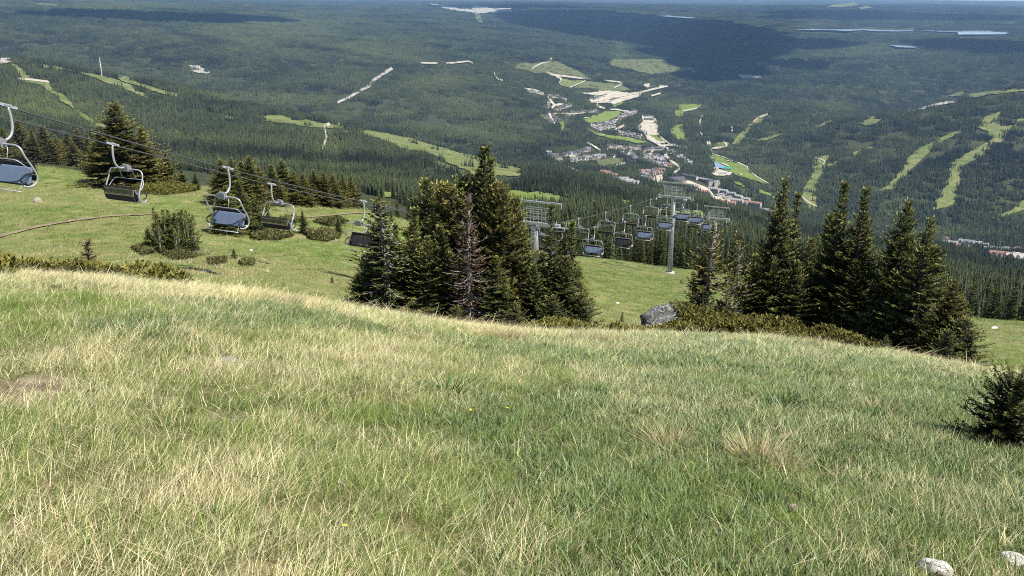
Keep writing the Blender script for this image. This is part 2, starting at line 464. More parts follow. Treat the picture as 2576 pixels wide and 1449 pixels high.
# ---------------------------------------------------------------- the ground sheet
def build_ground():
    ph = np.concatenate([np.linspace(-math.pi, -.72, 40, endpoint=False), np.linspace(-.72, .72, 900), np.linspace(.72, math.pi, 40)[1:]])
    rr = np.exp(np.linspace(math.log(.5), math.log(60000), 620))
    A, B = np.meshgrid(ph, rr, indexing='ij')
    X = B * np.sin(A); Y = B * np.cos(A); Z = hxy(X.ravel(), Y.ravel()).reshape(X.shape)
    V = np.stack([X, Y, Z], -1).reshape(-1, 3)
    n, m = X.shape
    i, j = np.meshgrid(np.arange(n - 1), np.arange(m - 1), indexing='ij')
    f = np.stack([i * m + j, i * m + j + 1, (i + 1) * m + j + 1, (i + 1) * m + j], -1).reshape(-1, 4)
    r = np.hypot(V[:, 0], V[:, 1])
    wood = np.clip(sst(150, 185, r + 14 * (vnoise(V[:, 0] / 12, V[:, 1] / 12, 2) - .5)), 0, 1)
    u, v = world2uv(V[:, 0], V[:, 1], V[:, 2])
    bare = np.zeros(len(V))
    ok = (V[:, 1] > 1) & (r < 40)
    for (bu, bv, ru, rv) in ((40, 985, 150, 50), (45, 1330, 60, 30), (580, 1052, 90, 20), (1990, 855, 220, 34), (2080, 890, 130, 22), (700, 1135, 60, 16), (400, 1240, 60, 16), (2450, 935, 160, 24)):
        q = ((u - bu) / ru) ** 2 + ((v - bv) / rv) ** 2
        bare = np.maximum(bare, np.where(ok, (1 - sst(.4, 1.2, q + .8 * (vnoise(V[:, 0] * 3, V[:, 1] * 3, 8) - .5))), 0))
    # close the centre under the camera
    c = len(V); V = np.concatenate([V, [[0, 0, hz(0, .01)]]])
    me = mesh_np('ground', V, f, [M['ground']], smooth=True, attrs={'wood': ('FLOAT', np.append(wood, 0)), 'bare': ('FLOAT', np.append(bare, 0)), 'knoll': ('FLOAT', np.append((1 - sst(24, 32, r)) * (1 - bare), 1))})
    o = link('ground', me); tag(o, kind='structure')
    return o, V
ground, GV = build_ground()

# ---------------------------------------------------------------- draped sheets (runs, roads, lots, lakes)
def R1(*p): return [(x / 3, y / 3) for x, y in p]
def R2(*p): return [(858.67 + x / 3, y / 3) for x, y in p]
def R3(*p): return [(1717.33 + x / 3, y / 3) for x, y in p]
def Q3(*p): return [(1717.33 + x / 3, 402.5 + y / 3) for x, y in p]
def Q2(*p): return [(858.67 + x / 3, 402.5 + y / 3) for x, y in p]
def P5(*p): return [(1288 + x / 6, 120.75 + y / 6) for x, y in p]
def P6(*p): return [(1368.5 + x * .22917, 335.4 + y * .22917) for x, y in p]

OPEN = []           # polygons without trees
REG = []            # regrowth polygons
def resample(poly, step, closed=True, jit=0):
    out = []; n = len(poly)
    for i in range(n if closed else n - 1):
        a = np.array(poly[i]); b = np.array(poly[(i + 1) % n]); k = max(1, int(np.hypot(*(b - a)) / step))
        for q in range(k): out.append(a + (b - a) * q / k)
    if not closed: out.append(np.array(poly[-1]))
    out = np.array(out)
    if jit:
        out = out + jit * np.stack([fbm(out[:, 0] / 7, out[:, 1] / 7, 21, 2) - .5, fbm(out[:, 0] / 7, out[:, 1] / 7, 31, 2) - .5], 1) * 2
    return out
LIFT = [0]
LAKES = []
def drape(name, poly, mat, ymin=700, step=4., jit=2., lift=.0009, openit=True, kind='structure', flat=False, base=.15):
    b = resample(poly, step, True, jit)
    x0, y0 = b.min(0); x1, y1 = b.max(0)
    gx, gy = np.meshgrid(np.arange(x0, x1, step * 1.2), np.arange(y0, y1, step))
    g = np.stack([gx.ravel(), gy.ravel()], 1)
    if len(g): g = g[inpoly(g[:, 0], g[:, 1], b.tolist())]
    pts = [Vector(p) for p in np.concatenate([b, g])] if len(g) else [Vector(p) for p in b]
    n = len(b)
    vs, es, fs, *_ = geometry.delaunay_2d_cdt(pts, [(i, (i + 1) % n) for i in range(n)], [], 1, 1e-4)
    uv = np.array([(p.x, p.y) for p in vs])
    W = P(uv[:, 0], uv[:, 1], ymin)
    if flat: W[:, 2] = np.median(W[:, 2]) + 1
    LIFT[0] = (LIFT[0] + 1) % 5
    W[:, 2] += base + np.hypot(W[:, 0], W[:, 1]) * (lift + .00004 * LIFT[0])
    fs = [tuple(reversed(f)) for f in fs]
    o = link(name, mesh_np(name, W, fs, [mat], smooth=True))
    # keep faces pointing up
    me = o.data
    if len(me.polygons) and me.polygons[0].normal.z < 0: me.flip_normals()
    if openit: OPEN.append(b)
    if name == 'lake': LAKES.append(b)
    tag(o, kind=kind)
    return o
def ribbon(line, w0, w1=None):
    w1 = w0 if w1 is None else w1
    p = resample(line, 5, False); n = len(p)
    t = np.gradient(p, axis=0); t /= np.linalg.norm(t, axis=1)[:, None] + 1e-9
    nrm = np.stack([-t[:, 1], t[:, 0]], 1); w = np.linspace(w0, w1, n)[:, None] / 2
    # ribbons keep their ground width: vertical picture width shrinks with the slant
    return np.concatenate([p + nrm * w, (p - nrm * w)[::-1]]).tolist()

def runs():
    S = []
    S.append(('ski_run', R1((80,480),(130,495),(190,550),(270,600),(330,610),(375,640),(400,680),(480,720),(540,780),(570,830),(640,870),(720,910),(790,950),(815,1000),(780,985),(700,940),(600,880),(540,810),(460,770),(420,720),(340,680),(290,640),(160,625),(140,560),(110,520)), 'run'))
    S.append(('ski_run', R1((300,492),(420,508),(560,538),(700,565),(800,585),(900,615),(990,645),(1010,675),(1080,710),(1140,750),(1060,730),(960,685),(880,655),(790,628),(720,595),(620,565),(480,540),(330,518)), 'run'))
    S.append(('ski_run', R1((850,562),(930,578),(1010,605),(1080,640),(1160,665),(1260,698),(1360,718),(1350,742),(1240,718),(1130,685),(1060,655),(970,635),(900,604)), 'run'))
    S.append(('clearing', R1((1660,873),(1780,888),(1790,912),(1670,903)), 'run'))
    S.append(('clearing', R1((1960,878),(2110,876),(2190,890),(2200,915),(2320,908),(2430,938),(2576,930),(2650,955),(2576,972),(2440,968),(2320,962),(2200,942),(2100,932),(1990,913)), 'run'))
    S.append(('ski_run', R2((-20,985),(110,1000),(200,985),(330,1010),(480,1040),(560,1060),(680,1100),(800,1130),(900,1160),(1040,1190),(1100,1210),(1200,1240),(1290,1255),(1400,1295),(1330,1335),(1200,1330),(1000,1330),(960,1290),(880,1262),(780,1222),(690,1172),(600,1142),(500,1140),(430,1110),(350,1070),(250,1040),(120,1022),(20,1010)), 'run'))
    S.append(('clearing', R2((640,1190),(700,1205),(780,1240),(860,1280),(960,1330),(860,1310),(760,1260),(680,1230)), 'run'))
    S.append(('clearing', R2((660,30),(760,48),(840,55),(880,72),(980,78),(1000,42),(1040,48),(1150,72),(1280,68),(1290,92),(1180,102),(1060,108),(1000,102),(900,92),(760,68)), 'scree'))
    S.append(('ski_run', R2((1005,105),(1040,110),(1070,182),(1020,168)), 'run'))
    S.append(('clearing', R1((1430,498),(1500,503),(1550,530),(1590,553),(1560,562),(1480,552),(1440,542)), 'scree'))
    S.append(('clearing', P5((760,480),(1100,510),(1000,550),(890,612),(740,582),(700,540)), 'run'))
    S.append(('clearing', P5((1120,520),(1640,540),(1680,590),(1800,640),(1700,662),(1400,652),(1200,622),(930,612),(1050,545)), 'regrowth'))
    S.append(('gravel_lot', P5((940,660),(1180,692),(1290,650),(1560,660),(1780,692),(1960,660),(1940,742),(1700,802),(1500,862),(1440,842),(1300,840),(1190,835),(1180,790),(1420,740),(1060,702)), 'gravel'))
    S.append(('gravel_lot', P5((1990,555),(2070,548),(2080,602),(1990,612)), 'gravel'))
    S.append(('gravel_lot', P5((2220,548),(2300,568),(2360,600),(2290,615),(2230,590)), 'gravel'))
    S.append(('fairway', P5((1010,1090),(1150,1060),(1300,1010),(1450,960),(1600,958),(1640,990),(1560,1060),(1450,1110),(1280,1132),(1180,1142),(1080,1112)), 'fairway'))
    S.append(('parking_lot', P5((1880,1220),(1950,1150),(1980,1120),(1960,1010),(2010,1050),(2080,1030),(2160,1060),(2190,1110),(2170,1150),(2210,1200),(2180,1280),(2220,1340),(2320,1449),(2200,1449),(2030,1360),(1980,1290)), 'gravel'))
    S.append(('fairway', P5((1150,1240),(1300,1295),(1500,1330),(1800,1370),(2030,1430),(1900,1452),(1700,1405),(1450,1368),(1250,1310)), 'fairway'))
    S.append(('lawn', P5((2070,1320),(2200,1330),(2290,1440),(2180,1400)), 'fairway'))
    S.append(('fairway', P5((2390,1230),(2480,1170),(2576,1160),(2600,1400),(2520,1405),(2420,1335)), 'fairway'))
    S.append(('fairway', P5((2460,960),(2576,940),(2600,1010),(2530,1060),(2480,1030)), 'fairway'))
    S.append(('fairway', R3((-30,795),(140,792),(120,830),(0,855),(-30,850)), 'fairway'))
    S.append(('lawn', P5((430,1018),(500,1038),(520,1102),(470,1105)), 'fairway'))
    S.append(('lawn', P5((720,1130),(770,1118),(790,1200),(750,1282),(730,1200)), 'fairway'))
    S.append(('lawn', P5((1480,885),(1640,820),(1700,830),(1560,905)), 'fairway'))
    S.append(('fairway', P6((1790,250),(1850,240),(1960,275),(2100,330),(2200,370),(2240,400),(2300,460),(2360,510),(2480,562),(2420,565),(2300,525),(2160,482),(2060,442),(1950,390),(1880,330),(1810,290)), 'fairway'))
    S.append(('fairway', P6((2340,620),(2420,640),(2576,710),(2590,745),(2440,685),(2350,655)), 'fairway'))
    S.append(('lawn', P6((2050,500),(2130,540),(2230,590),(2200,600),(2100,560)), 'fairway'))
    S.append(('lawn', P6((560,300),(880,275),(910,320),(760,350),(620,370)), 'regrowth'))
    S.append(('ski_run', R3((1100,1165),(1112,1190),(1080,1215),(1062,1290),(1030,1380),(1010,1449),(1012,1560),(1000,1600),(960,1590),(900,1500),(895,1449),(940,1390),(980,1280),(985,1200)), 'run'))
    S.append(('ski_run', R3((2140,992),(2000,1050),(1880,1130),(1810,1200),(1730,1280),(1650,1360),(1580,1430),(1480,1452),(1540,1410),(1640,1300),(1695,1200),(1775,1130),(1895,1070),(2050,1000)), 'run'))
    S.append(('ski_run', R3((2400,848),(2368,900),(2400,965),(2490,950),(2440,1040),(2400,1080),(2335,1082),(2312,1142),(2230,1205),(2130,1245),(2095,1330),(2085,1400),(2060,1480),(2050,1530),(2000,1570),(1880,1590),(1900,1530),(1960,1449),(2005,1340),(2010,1240),(2100,1195),(2200,1130),(2305,1080),(2310,1000),(2225,970),(2280,890)), 'run'))
    S.append(('ski_run', R3((2490,930),(2576,888),(2620,880),(2576,910),(2500,962)), 'run'))
    S.append(('clearing', R3((1650,860),(1760,832),(1900,788),(2060,763),(2070,777),(1900,812),(1760,845),(1660,872)), 'scree'))
    S.append(('clearing', R3((2160,722),(2300,698),(2560,672),(2600,688),(2300,722),(2170,747)), 'run'))
    S.append(('clearing', R3((2000,733),(2110,688),(2125,732)), 'regrowth'))
    S.append(('ski_run', R3((630,870),(560,898),(520,945),(460,985),(390,1055),(375,1098),(412,1098),(475,1030),(520,960),(590,925)), 'run'))
    S.append(('clearing', R3((230,1100),(300,1075),(360,1078),(330,1110),(250,1122)), 'run'))
    S.append(('clearing', R3((470,1090),(640,1038),(780,1003),(790,1012),(640,1062)), 'run'))
    S.append(('clearing', R3((980,963),(1130,908),(1122,928),(1020,973)), 'run'))
    S.append(('clearing', R3((1280,1160),(1430,1108),(1442,1117),(1285,1183)), 'run'))
    S.append(('clearing', R3((1090,1250),(1200,1203),(1172,1232),(1090,1272)), 'run'))
    S.append(('clearing', R3((1335,940),(1450,868),(1440,908),(1520,895),(1460,942),(1380,955)), 'run'))
    S.append(('clearing', R3((420,568),(580,578),(592,592),(450,602)), 'scree'))
    S.append(('ski_run', Q3((2600,280),(2500,372),(2420,412),(2300,440),(2320,452),(2440,430),(2600,370)), 'run'))
    S.append(('clearing', R3((1140,40),(1300,28),(1340,45),(1200,62),(1080,60)), 'run'))
    S.append(('clearing', R3((1330,62),(1390,52),(1440,68),(1340,74)), 'run'))
    S.append(('clearing', R1((270,30),(430,40),(440,52),(300,48)), 'regrowth'))
    for nm, poly, mt in S:
        ym = 700
        o = drape(nm, poly, M[mt], ym)
    # meadows inside the forest just below the near ridge
    for poly in (Q2((1180,270),(1290,235),(1420,250),(1490,240),(1600,265),(1720,300),(1700,330),(1560,320),(1400,335),(1260,310)),
                 Q2((2110,310),(2210,305),(2200,340),(2120,345)),
                 Q2((2340,385),(2410,375),(2576,395),(2700,380),(2760,420),(2600,440),(2420,450)),
                 Q2((1640,480),(1780,465),(1790,530),(1650,540)),
                 Q2((300,250),(420,245),(440,280),(320,290))):
        drape('clearing', poly, M['fairway'], 170, base=.05)
    # regrowth: scrubby cuts
    for poly in (P5((90,250),(200,235),(380,245),(560,230),(590,150),(610,200),(720,230),(850,290),(1000,360),(1120,430),(1180,490),(1050,470),(800,440),(560,410),(300,380),(40,320)),
                 P5((1480,190),(1800,180),(2250,180),(2480,280),(2550,320),(2400,390),(2100,410),(1850,350),(1450,270))):
        drape('clearing', poly, M['regrowth'], 700, openit=False); REG.append(resample(poly, 6))
    def road(pts, w, w1=None, mat='gravel', nm='road', ym=700):
        drape(nm, ribbon(pts, w, w1), M[mat], ym, step=3, jit=.4, lift=.0013)
    road(R1((2490,942),(2452,965),(2458,1000),(2468,1045),(2452,1090),(2430,1130)), 9, 5)
    road(R1((140,605),(250,612),(375,628)), 5, 5)
    road(R1((-20,480),(40,470),(90,465)), 14, 8)
    road(R2((-30,785),(0,770),(60,745),(130,700),(210,660),(250,610),(320,565),(385,525)), 6, 8, 'scree')
    road(R2((600,482),(660,484),(730,486)), 4, 4); road(R2((790,486),(880,480),(960,470),(992,486)), 4, 4)
    road(R2((1150,540),(1162,580),(1180,605),(1218,615)), 3, 3)
    road(P5((520,385),(600,420),(760,440),(960,465),(1190,492)), 5, 3); road(P5((300,330),(380,280),(450,250),(560,222),(600,160)), 3, 3)
    road(P5((660,440),(745,480),(710,535)), 6, 3); road(P5((1110,510),(1000,560),(880,610)), 2.5)
    road(P5((1390,505),(1520,520),(1660,535),(1640,570),(1540,615)), 3)
    road(P5((1190,832),(1500,772),(1960,682),(2130,640),(2350,592)), 5, 4); road(P5((1480,880),(1700,800),(1900,745)), 4)
    road(P5((190,630),(340,650),(470,700)), 4); road(P5((2100,740),(2240,700)), 4)
    road(P5((550,760),(600,830),(645,880),(720,868),(790,848)), 6, 5); road(P5((640,880),(590,945),(560,990),(590,1080),(640,1160)), 6, 7)
    road(P5((1280,860),(1300,900),(1400,930)), 5); road(P5((1480,942),(1600,945),(1670,965),(1860,985)), 3)
    road(P5((620,1000),(800,1010),(1000,1005)), 2.5); road(P5((1560,1110),(1720,1030),(1800,985)), 3)
    road(P5((1550,1265),(1620,1220),(1700,1180)), 7, 5)
    for pts, wd in (([(470,115),(560,160),(620,205),(610,240),(520,265),(400,275),(280,265)], 4.5), ([(960,200),(920,250),(910,290),(1000,320),(1080,345)], 5), ([(930,328),(820,355),(700,388)], 4),
                    ([(605,408),(575,435),(570,460)], 5), ([(1195,200),(1150,255)], 4), ([(1130,65),(1220,110),(1300,155),(1380,195),(1330,250),(1390,310),(1470,370),(1480,410),(1420,450),(1410,500)], 6),
                    ([(1300,145),(1400,140),(1570,165)], 4), ([(1230,0),(1310,80),(1380,130)], 3.5), ([(1200,545),(1240,510),(1300,500)], 16), ([(1480,540),(1600,560),(1700,600),(1800,640),(1850,720),(1960,740),(2100,800)], 11),
                    ([(730,240),(790,250),(760,280)], 5), ([(1800,180),(1930,170),(2010,150),(1995,120),(1960,100)], 4), ([(1835,190),(1850,235),(1960,270),(2100,320),(2230,380),(2240,410),(2340,490),(2460,560)], 2.5)):
        road(P6(*pts), wd)
    road(R3((640,870),(560,900),(525,940),(490,960)), 4, 3, 'track'); road(R3((150,870),(130,920),(128,980),(145,1030)), 3); road(R3((190,1065),(200,1110)), 9)
    road(R3((1000,1200),(1050,1212),(1075,1225),(1060,1250)), 3, 3, 'track')
    road(Q3((850,250),(905,290),(950,330),(1045,375)), 4, 3, 'track')
    road(R3((0,848),(60,835),(115,822)), 3); road(R3((365,960),(375,1000)), 5)
    # sand bunkers and pads
    for c in (P5((1095,1068),(1160,1072),(1158,1082),(1095,1080)), P5((1015,1098),(1060,1108),(1060,1120),(1020,1112)), P5((1340,1312),(1400,1325),(1395,1335),(1345,1325)),
              P6((1935,335),(1990,350),(2030,368),(2020,376),(1960,355)), P6((1815,275),(1870,290),(1860,300),(1825,290)), P6((2005,308),(2050,318),(2045,326),(2008,318)), P6((2150,450),(2180,462),(2170,475),(2150,465))):
        drape('sand_bunker', c, M['gravel'], 700, step=2, jit=.3, lift=.0016)
    drape('parking_lot', P6((1830,440),(1850,410),(1890,390),(1960,420),(2060,440),(2040,470),(1940,480),(1860,470)), M['gravel'], 700, lift=.0012)
    for c in (R3((820,235),(960,228),(1140,230),(1300,218),(1340,212),(1350,195),(1372,210),(1460,203),(1600,215),(1690,213),(1740,190),(1772,193),(1740,240),(1620,246),(1460,247),(1350,234),(1250,253),(1140,246),(960,241)),
              R3((1760,236),(1900,236),(2050,236),(2060,205),(2072,235),(2320,224),(2350,245),(2460,244),(2452,263),(2250,273),(2082,278),(2070,252),(1900,247)),
              R3((1560,349),(1650,344),(1770,344),(1805,358),(1740,373),(1620,371)),
              R2((2360,112),(2450,108),(2576,132),(2660,140),(2650,150),(2576,147),(2480,137))):
        drape('lake', c, M['water'], 2000, step=4, jit=.6, lift=.0008, flat=True)
    drape('pond', P6((1868,330),(1940,350),(2020,390),(1960,402),(1880,382)), M['water'], 700, lift=.0014)
    # the walking path on the near slope
    drape('footpath', ribbon([(-60,612),(0,596),(60,580),(120,567),(200,554),(270,546),(340,541),(400,540)], 6, 3), M['path'], 25, step=3, jit=1.6, lift=.0006, base=.03)
    drape('footpath', ribbon([(770,548),(830,543),(880,538),(930,536)], 3, 3), M['path'], 25, step=4, jit=.6, lift=.0006, base=.03)
runs()
# ---------------------------------------------------------------- spruce builder
def kite(base, d, length, width, nrm):
    """leaf-shaped faces: arrays (n,3),(n,3),(n,),(n,),(n,3) -> verts (n,4,3)"""
    s = np.cross(d, nrm); s /= np.linalg.norm(s, axis=1)[:, None] + 1e-9
    tip = base + d * length[:, None]; midp = base + d * (length * .45)[:, None]
    return np.stack([base, midp + s * (width / 2)[:, None], tip, midp - s * (width / 2)[:, None]], 1)

def unit(a): return a / (np.linalg.norm(a, axis=-1, keepdims=True) + 1e-9)

def spruce_parts(seed, H, Rr, dz=.15, nb=(4, 6), spire=.5, z0=.03, twig=.055, tw=1., gap=0., ragged=.3, tipbias=0., lean=(0, 0), bend=None, dens=1., topless=0., prof_pow=.85):
    rg = np.random.default_rng(seed)
    def axis(z):
        f = z / H
        x = lean[0] * f * H + .04 * math.sin(f * 5 + seed) * H * .2; y = lean[1] * f * H + .04 * math.cos(f * 4 + seed) * H * .2
        if bend: x += bend * max(0, f - .6) ** 2 * H * 4
        return np.array([x, y, z * (1 - (.25 * max(0, f - .6) if bend else 0))])
    KV = []; KC = []; BR = []
    z = H * z0; k = rg.uniform(0, 6)
    while z < H * (.985 - topless):
        f = z / H
        p = (1 - f) ** prof_pow * (1 - spire * float(sst(.45, .85, f)) * .7)
        if f < .12: p *= .75 + 2 * f
        L0 = max(Rr * p, .06 * Rr + .05)
        n = int(rg.integers(nb[0], nb[1] + 1))
        for q in range(n):
            if rg.random() < gap: continue
            k += 2.4 + rg.uniform(-.5, .5)
            az = k; L = L0 * rg.uniform(1 - ragged, 1 + ragged * .5)
            el = R(-16 + 60 * f ** 1.3 + rg.uniform(-16, 14))
            h = np.array([math.cos(az), math.sin(az), 0.])
            s = np.linspace(0, 1, 6)
            pts = axis(z + rg.uniform(-.5, .5) * dz)[None] + h[None] * (L * s * math.cos(el))[:, None]
            pts[:, 2] += L * (s * math.sin(el) - .10 * np.sin(s * math.pi) + .16 * s * s)
            BR.append((pts, .012 + .012 * L))
            m = max(3, int(L / twig * dens)); bo = rg.normal(0, .13)
            for side in (-1, 1):
                ss = np.sort(rg.uniform(.08, 1, m))
                i = np.minimum((ss * 5).astype(int), 4); fr = ss * 5 - i
                b = pts[i] * (1 - fr)[:, None] + pts[i + 1] * fr[:, None]
                t = unit(pts[i + 1] - pts[i])
                sd = unit(np.cross(t, [0, 0, 1.])) * side
                a = R(1) * rg.uniform(25, 75, m)
                d = t * np.cos(a)[:, None] + sd * np.sin(a)[:, None]
                d[:, 2] += rg.uniform(-.30, .70, m)
                d = unit(d)
                ln = np.clip((.10 + .30 * L * (1 - ss) * .8) * rg.uniform(.6, 1.25, m), .07, .34) * tw
                wd = ln * rg.uniform(.22, .38, m)
                for o in (0, 1):
                    nr = unit(np.stack([rg.normal(0, .55, m), rg.normal(0, .55, m), np.full(m, 1.0 if o == 0 else .1)], 1) + (sd * rg.uniform(-1, 1, (m, 1)) if o else 0))
                    KV.append(kite(b, d, ln, wd, nr))
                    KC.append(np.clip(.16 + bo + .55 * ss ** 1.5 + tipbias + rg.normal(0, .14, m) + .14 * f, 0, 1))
            # end shoot
            e = pts[-1][None]; d = unit(pts[-1] - pts[-2])[None]
            KV.append(kite(e, d, np.array([.12 * tw]), np.array([.05 * tw]), np.array([[.2, .1, 1.]]))); KC.append(np.array([.9]))
        z += dz * rg.uniform(.7, 1.3) * (.75 + .5 * (1 - f))
    if not topless:                               # leader
        m = 40; zz = rg.uniform(H * .93, H * 1.0, m); a = rg.uniform(0, 6.28, m)
        b = np.array([axis(q) for q in zz]); d = unit(np.stack([np.cos(a) * .6, np.sin(a) * .6, np.full(m, .8)], 1))
        KV.append(kite(b, d, rg.uniform(.06, .13, m) * tw, rg.uniform(.02, .04, m) * tw, unit(rg.normal(0, 1, (m, 3))))); KC.append(rg.uniform(.4, .8, m))
    return np.concatenate(KV), np.concatenate(KC), BR, axis

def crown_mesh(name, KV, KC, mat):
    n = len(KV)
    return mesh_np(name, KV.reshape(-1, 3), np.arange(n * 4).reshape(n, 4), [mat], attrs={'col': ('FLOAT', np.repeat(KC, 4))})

def trunk_mesh(name, H, r, BR, axis, mat, every=1, nside=7):
    mb = MB()
    zs = [-.35] + list(np.linspace(0, H * .97, 9))
    mb.tube([axis(max(z, 0)) + np.array([0, 0, min(z, 0)]) for z in zs], [r * 1.25] + [r * (1 - .93 * z / H) for z in zs[1:]], nside)
    for pts, br in BR[::every]:
        mb.tube([pts[0], pts[2], pts[4]], [br, br * .7, br * .25], 3, caps=False)
    return mb.mesh(name, [mat])

PROTO = {}
def proto(key, seed, H, Rr, mat='spruce', trunk='bark', rt=None, **kw):
    KV, KC, BR, ax = spruce_parts(seed, H, Rr, **kw)
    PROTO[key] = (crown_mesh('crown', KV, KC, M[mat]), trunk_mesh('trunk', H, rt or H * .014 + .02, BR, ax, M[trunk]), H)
    return KV, KC, BR, ax
proto('a', 1, 6., 1.5, spire=.5, prof_pow=.68)
proto('b', 2, 6., 1.3, spire=.75, prof_pow=.68, gap=.08, nb=(5, 7))
proto('c', 3, 6., 1.75, spire=.35, prof_pow=.68, nb=(5, 7))
proto('d', 4, 6., 1.1, spire=.65, ragged=.45, gap=.1)
proto('e', 5, 6., 1.45, spire=.85, prof_pow=.68, lean=(.02, 0), nb=(5, 7))
proto('g', 6, 6., 2.05, mat='spruce_gold', spire=.3, prof_pow=.68, dz=.16, nb=(5, 8), ragged=.4)
proto('h', 7, 6., 1.5, mat='spruce_gold', spire=.45, prof_pow=.68, nb=(5, 7))
proto('i', 8, 6., 2.1, mat='spruce', spire=.2, dz=.16, tipbias=.06, nb=(5, 8), prof_pow=.7)
proto('bent', 9, 5.6, 1.25, mat='spruce_gold', spire=.0, bend=-.10, prof_pow=.55, ragged=.5, gap=.1)
proto('thin', 10, 6., .85, spire=.6, dz=.13, ragged=.4)
proto('col', 16, 6., 1.2, spire=.0, prof_pow=.38, nb=(5, 8), ragged=.5, dz=.15, gap=.05)
proto('colgold', 17, 6., 1.15, mat='spruce_gold', spire=.0, prof_pow=.42, nb=(5, 8), ragged=.5, dz=.15, gap=.08)
proto('round', 18, 1.3, 1.15, spire=.0, dz=.07, twig=.035, tw=.55, z0=.0, prof_pow=.35, nb=(7, 10))
proto('sap', 11, 1.6, .62, mat='fresh', spire=.2, dz=.09, twig=.035, tw=.55, z0=.02)
proto('brownsap', 12, 1.2, .34, mat='brown', spire=.1, dz=.09, twig=.04, tw=.5, ragged=.6, gap=.2)
proto('bushy', 13, 2.2, 1.25, mat='spruce', spire=.0, dz=.10, twig=.045, tw=.7, z0=.02, prof_pow=.6)
proto('sparse', 14, 5.2, 1.55, mat='spruce_gold', trunk='greybark', spire=.1, gap=.28, ragged=.55, dens=.62, prof_pow=.6, dz=.17)
proto('bare', 15, 5.6, 1.05, spire=.2, gap=.2, dens=.85, trunk='greybark', z0=.06, prof_pow=.5)

def krummholz():
    rg = np.random.default_rng(77); KV = []; KC = []; mb = MB()
    for k in range(34):
        a = rg.uniform(0, 6.28); d = 1.45 * math.sqrt(rg.random())
        hgt = rg.uniform(1.5, 2.55) * (1 - .30 * d / 1.45) * (1.15 if k < 4 else 1)
        x, y = d * math.cos(a) * 1.1, d * math.sin(a) * .9
        v, c, br, ax = spruce_parts(300 + k, hgt, rg.uniform(.42, .62), dz=.11, spire=.4, twig=.05, tw=.62, ragged=.5, tipbias=-.05)
        KV.append(v + np.array([x, y, 0])); KC.append(c)
        mb.tube([np.array([x * .5, y * .5, -.3])] + [ax(z) + np.array([x, y, 0]) for z in np.linspace(.1, hgt * .95, 6)], [.06, .05, .045, .03, .02, .015, .006], 5)
    v, c, br, ax = spruce_parts(399, 1.75, 1.75, dz=.12, nb=(9, 12), spire=0., twig=.05, tw=.8, prof_pow=.42, tipbias=-.05, z0=.02)
    KV.append(v); KC.append(c)
    PROTO['krumm'] = (crown_mesh('crown', np.concatenate(KV), np.concatenate(KC), M['spruce']), mb.mesh('trunk', [M['greybark']]), 2.7)
krummholz()

def dead_tree():
    """grey spruce that has lost nearly all its needles: bare drooping branches with fine twigs, brown needle tufts left"""
    rg = np.random.default_rng(5)
    H = 5.2
    KV, KC, BR, ax = spruce_parts(41, H, 1.2, dz=.13, gap=.12, ragged=.5, spire=.2, dens=.95, tw=.9, z0=.14)
    keep = rg.random(len(KV)) < .95
    v = KV[keep].copy(); c = KC[keep]
    m = v.mean(1, keepdims=True)                  # thin the leaf shapes to bare twigs
    ctr = (v[:, 0:1] + v[:, 2:3]) / 2
    v[:, 1] = ctr[:, 0] + (v[:, 1] - ctr[:, 0]) * .34; v[:, 3] = ctr[:, 0] + (v[:, 3] - ctr[:, 0]) * .34
    tw = crown_mesh('bare_twigs', v, c, M['dead'])
    sel = (vnoise(KV[:, 0, 0] * 3 + 9, KV[:, 0, 2] * 2.2, 4) > .48) & (rg.random(len(KV)) < .7)
    br = crown_mesh('browned_needles', KV[sel], KC[sel], M['brown'])
    mb = MB(); zs = [-.4] + list(np.linspace(0, H * .97, 9))
    mb.tube([ax(max(z, 0)) + np.array([0, 0, min(z, 0)]) for z in zs], [.13] + [.12 * (1 - .9 * z / H) for z in zs[1:]], 7)
    for pts, b in BR: mb.tube([pts[0], pts[2], pts[4], pts[5]], [b * .9, b * .7, b * .4, b * .2], 4, caps=False)
    return tw, br, mb.mesh('trunk', [M['greybark']]), H

NEARTREES = []
def tree(key, x, y, h, label, wide=1., rz=None, group=None, z=None, lean=None, name='spruce_tree', sink=.05):
    cm, tm, H = PROTO[key]
    s = h / H
    rz = random.uniform(0, 6.28) if rz is None else rz
    e = empty(name, (x, y, (hz(x, y) if z is None else z) - sink), rz)
    e.scale = (s * wide, s * wide, s)
    if lean: e.rotation_euler = (lean[0], lean[1], rz)
    a = link('trunk', tm, e); b = link('crown', cm, e)
    tag(e, label, 'tree', group)
    NEARTREES.append((x, y, h * .22 * wide))
    return e

def at_px(u, v, y):                     # plan position on column u at distance y, and the height reaching row v
    th, t = uv2tt(u, v)
    x = float(th) * y; g = hz(x, y)
    return x, g, float(t) * y - g

def tree_px(key, u, vtop, y, label, wide=1., **kw):
    x, g, h = at_px(u, vtop, y)
    return tree(key, x, y, h, label, wide, **kw)

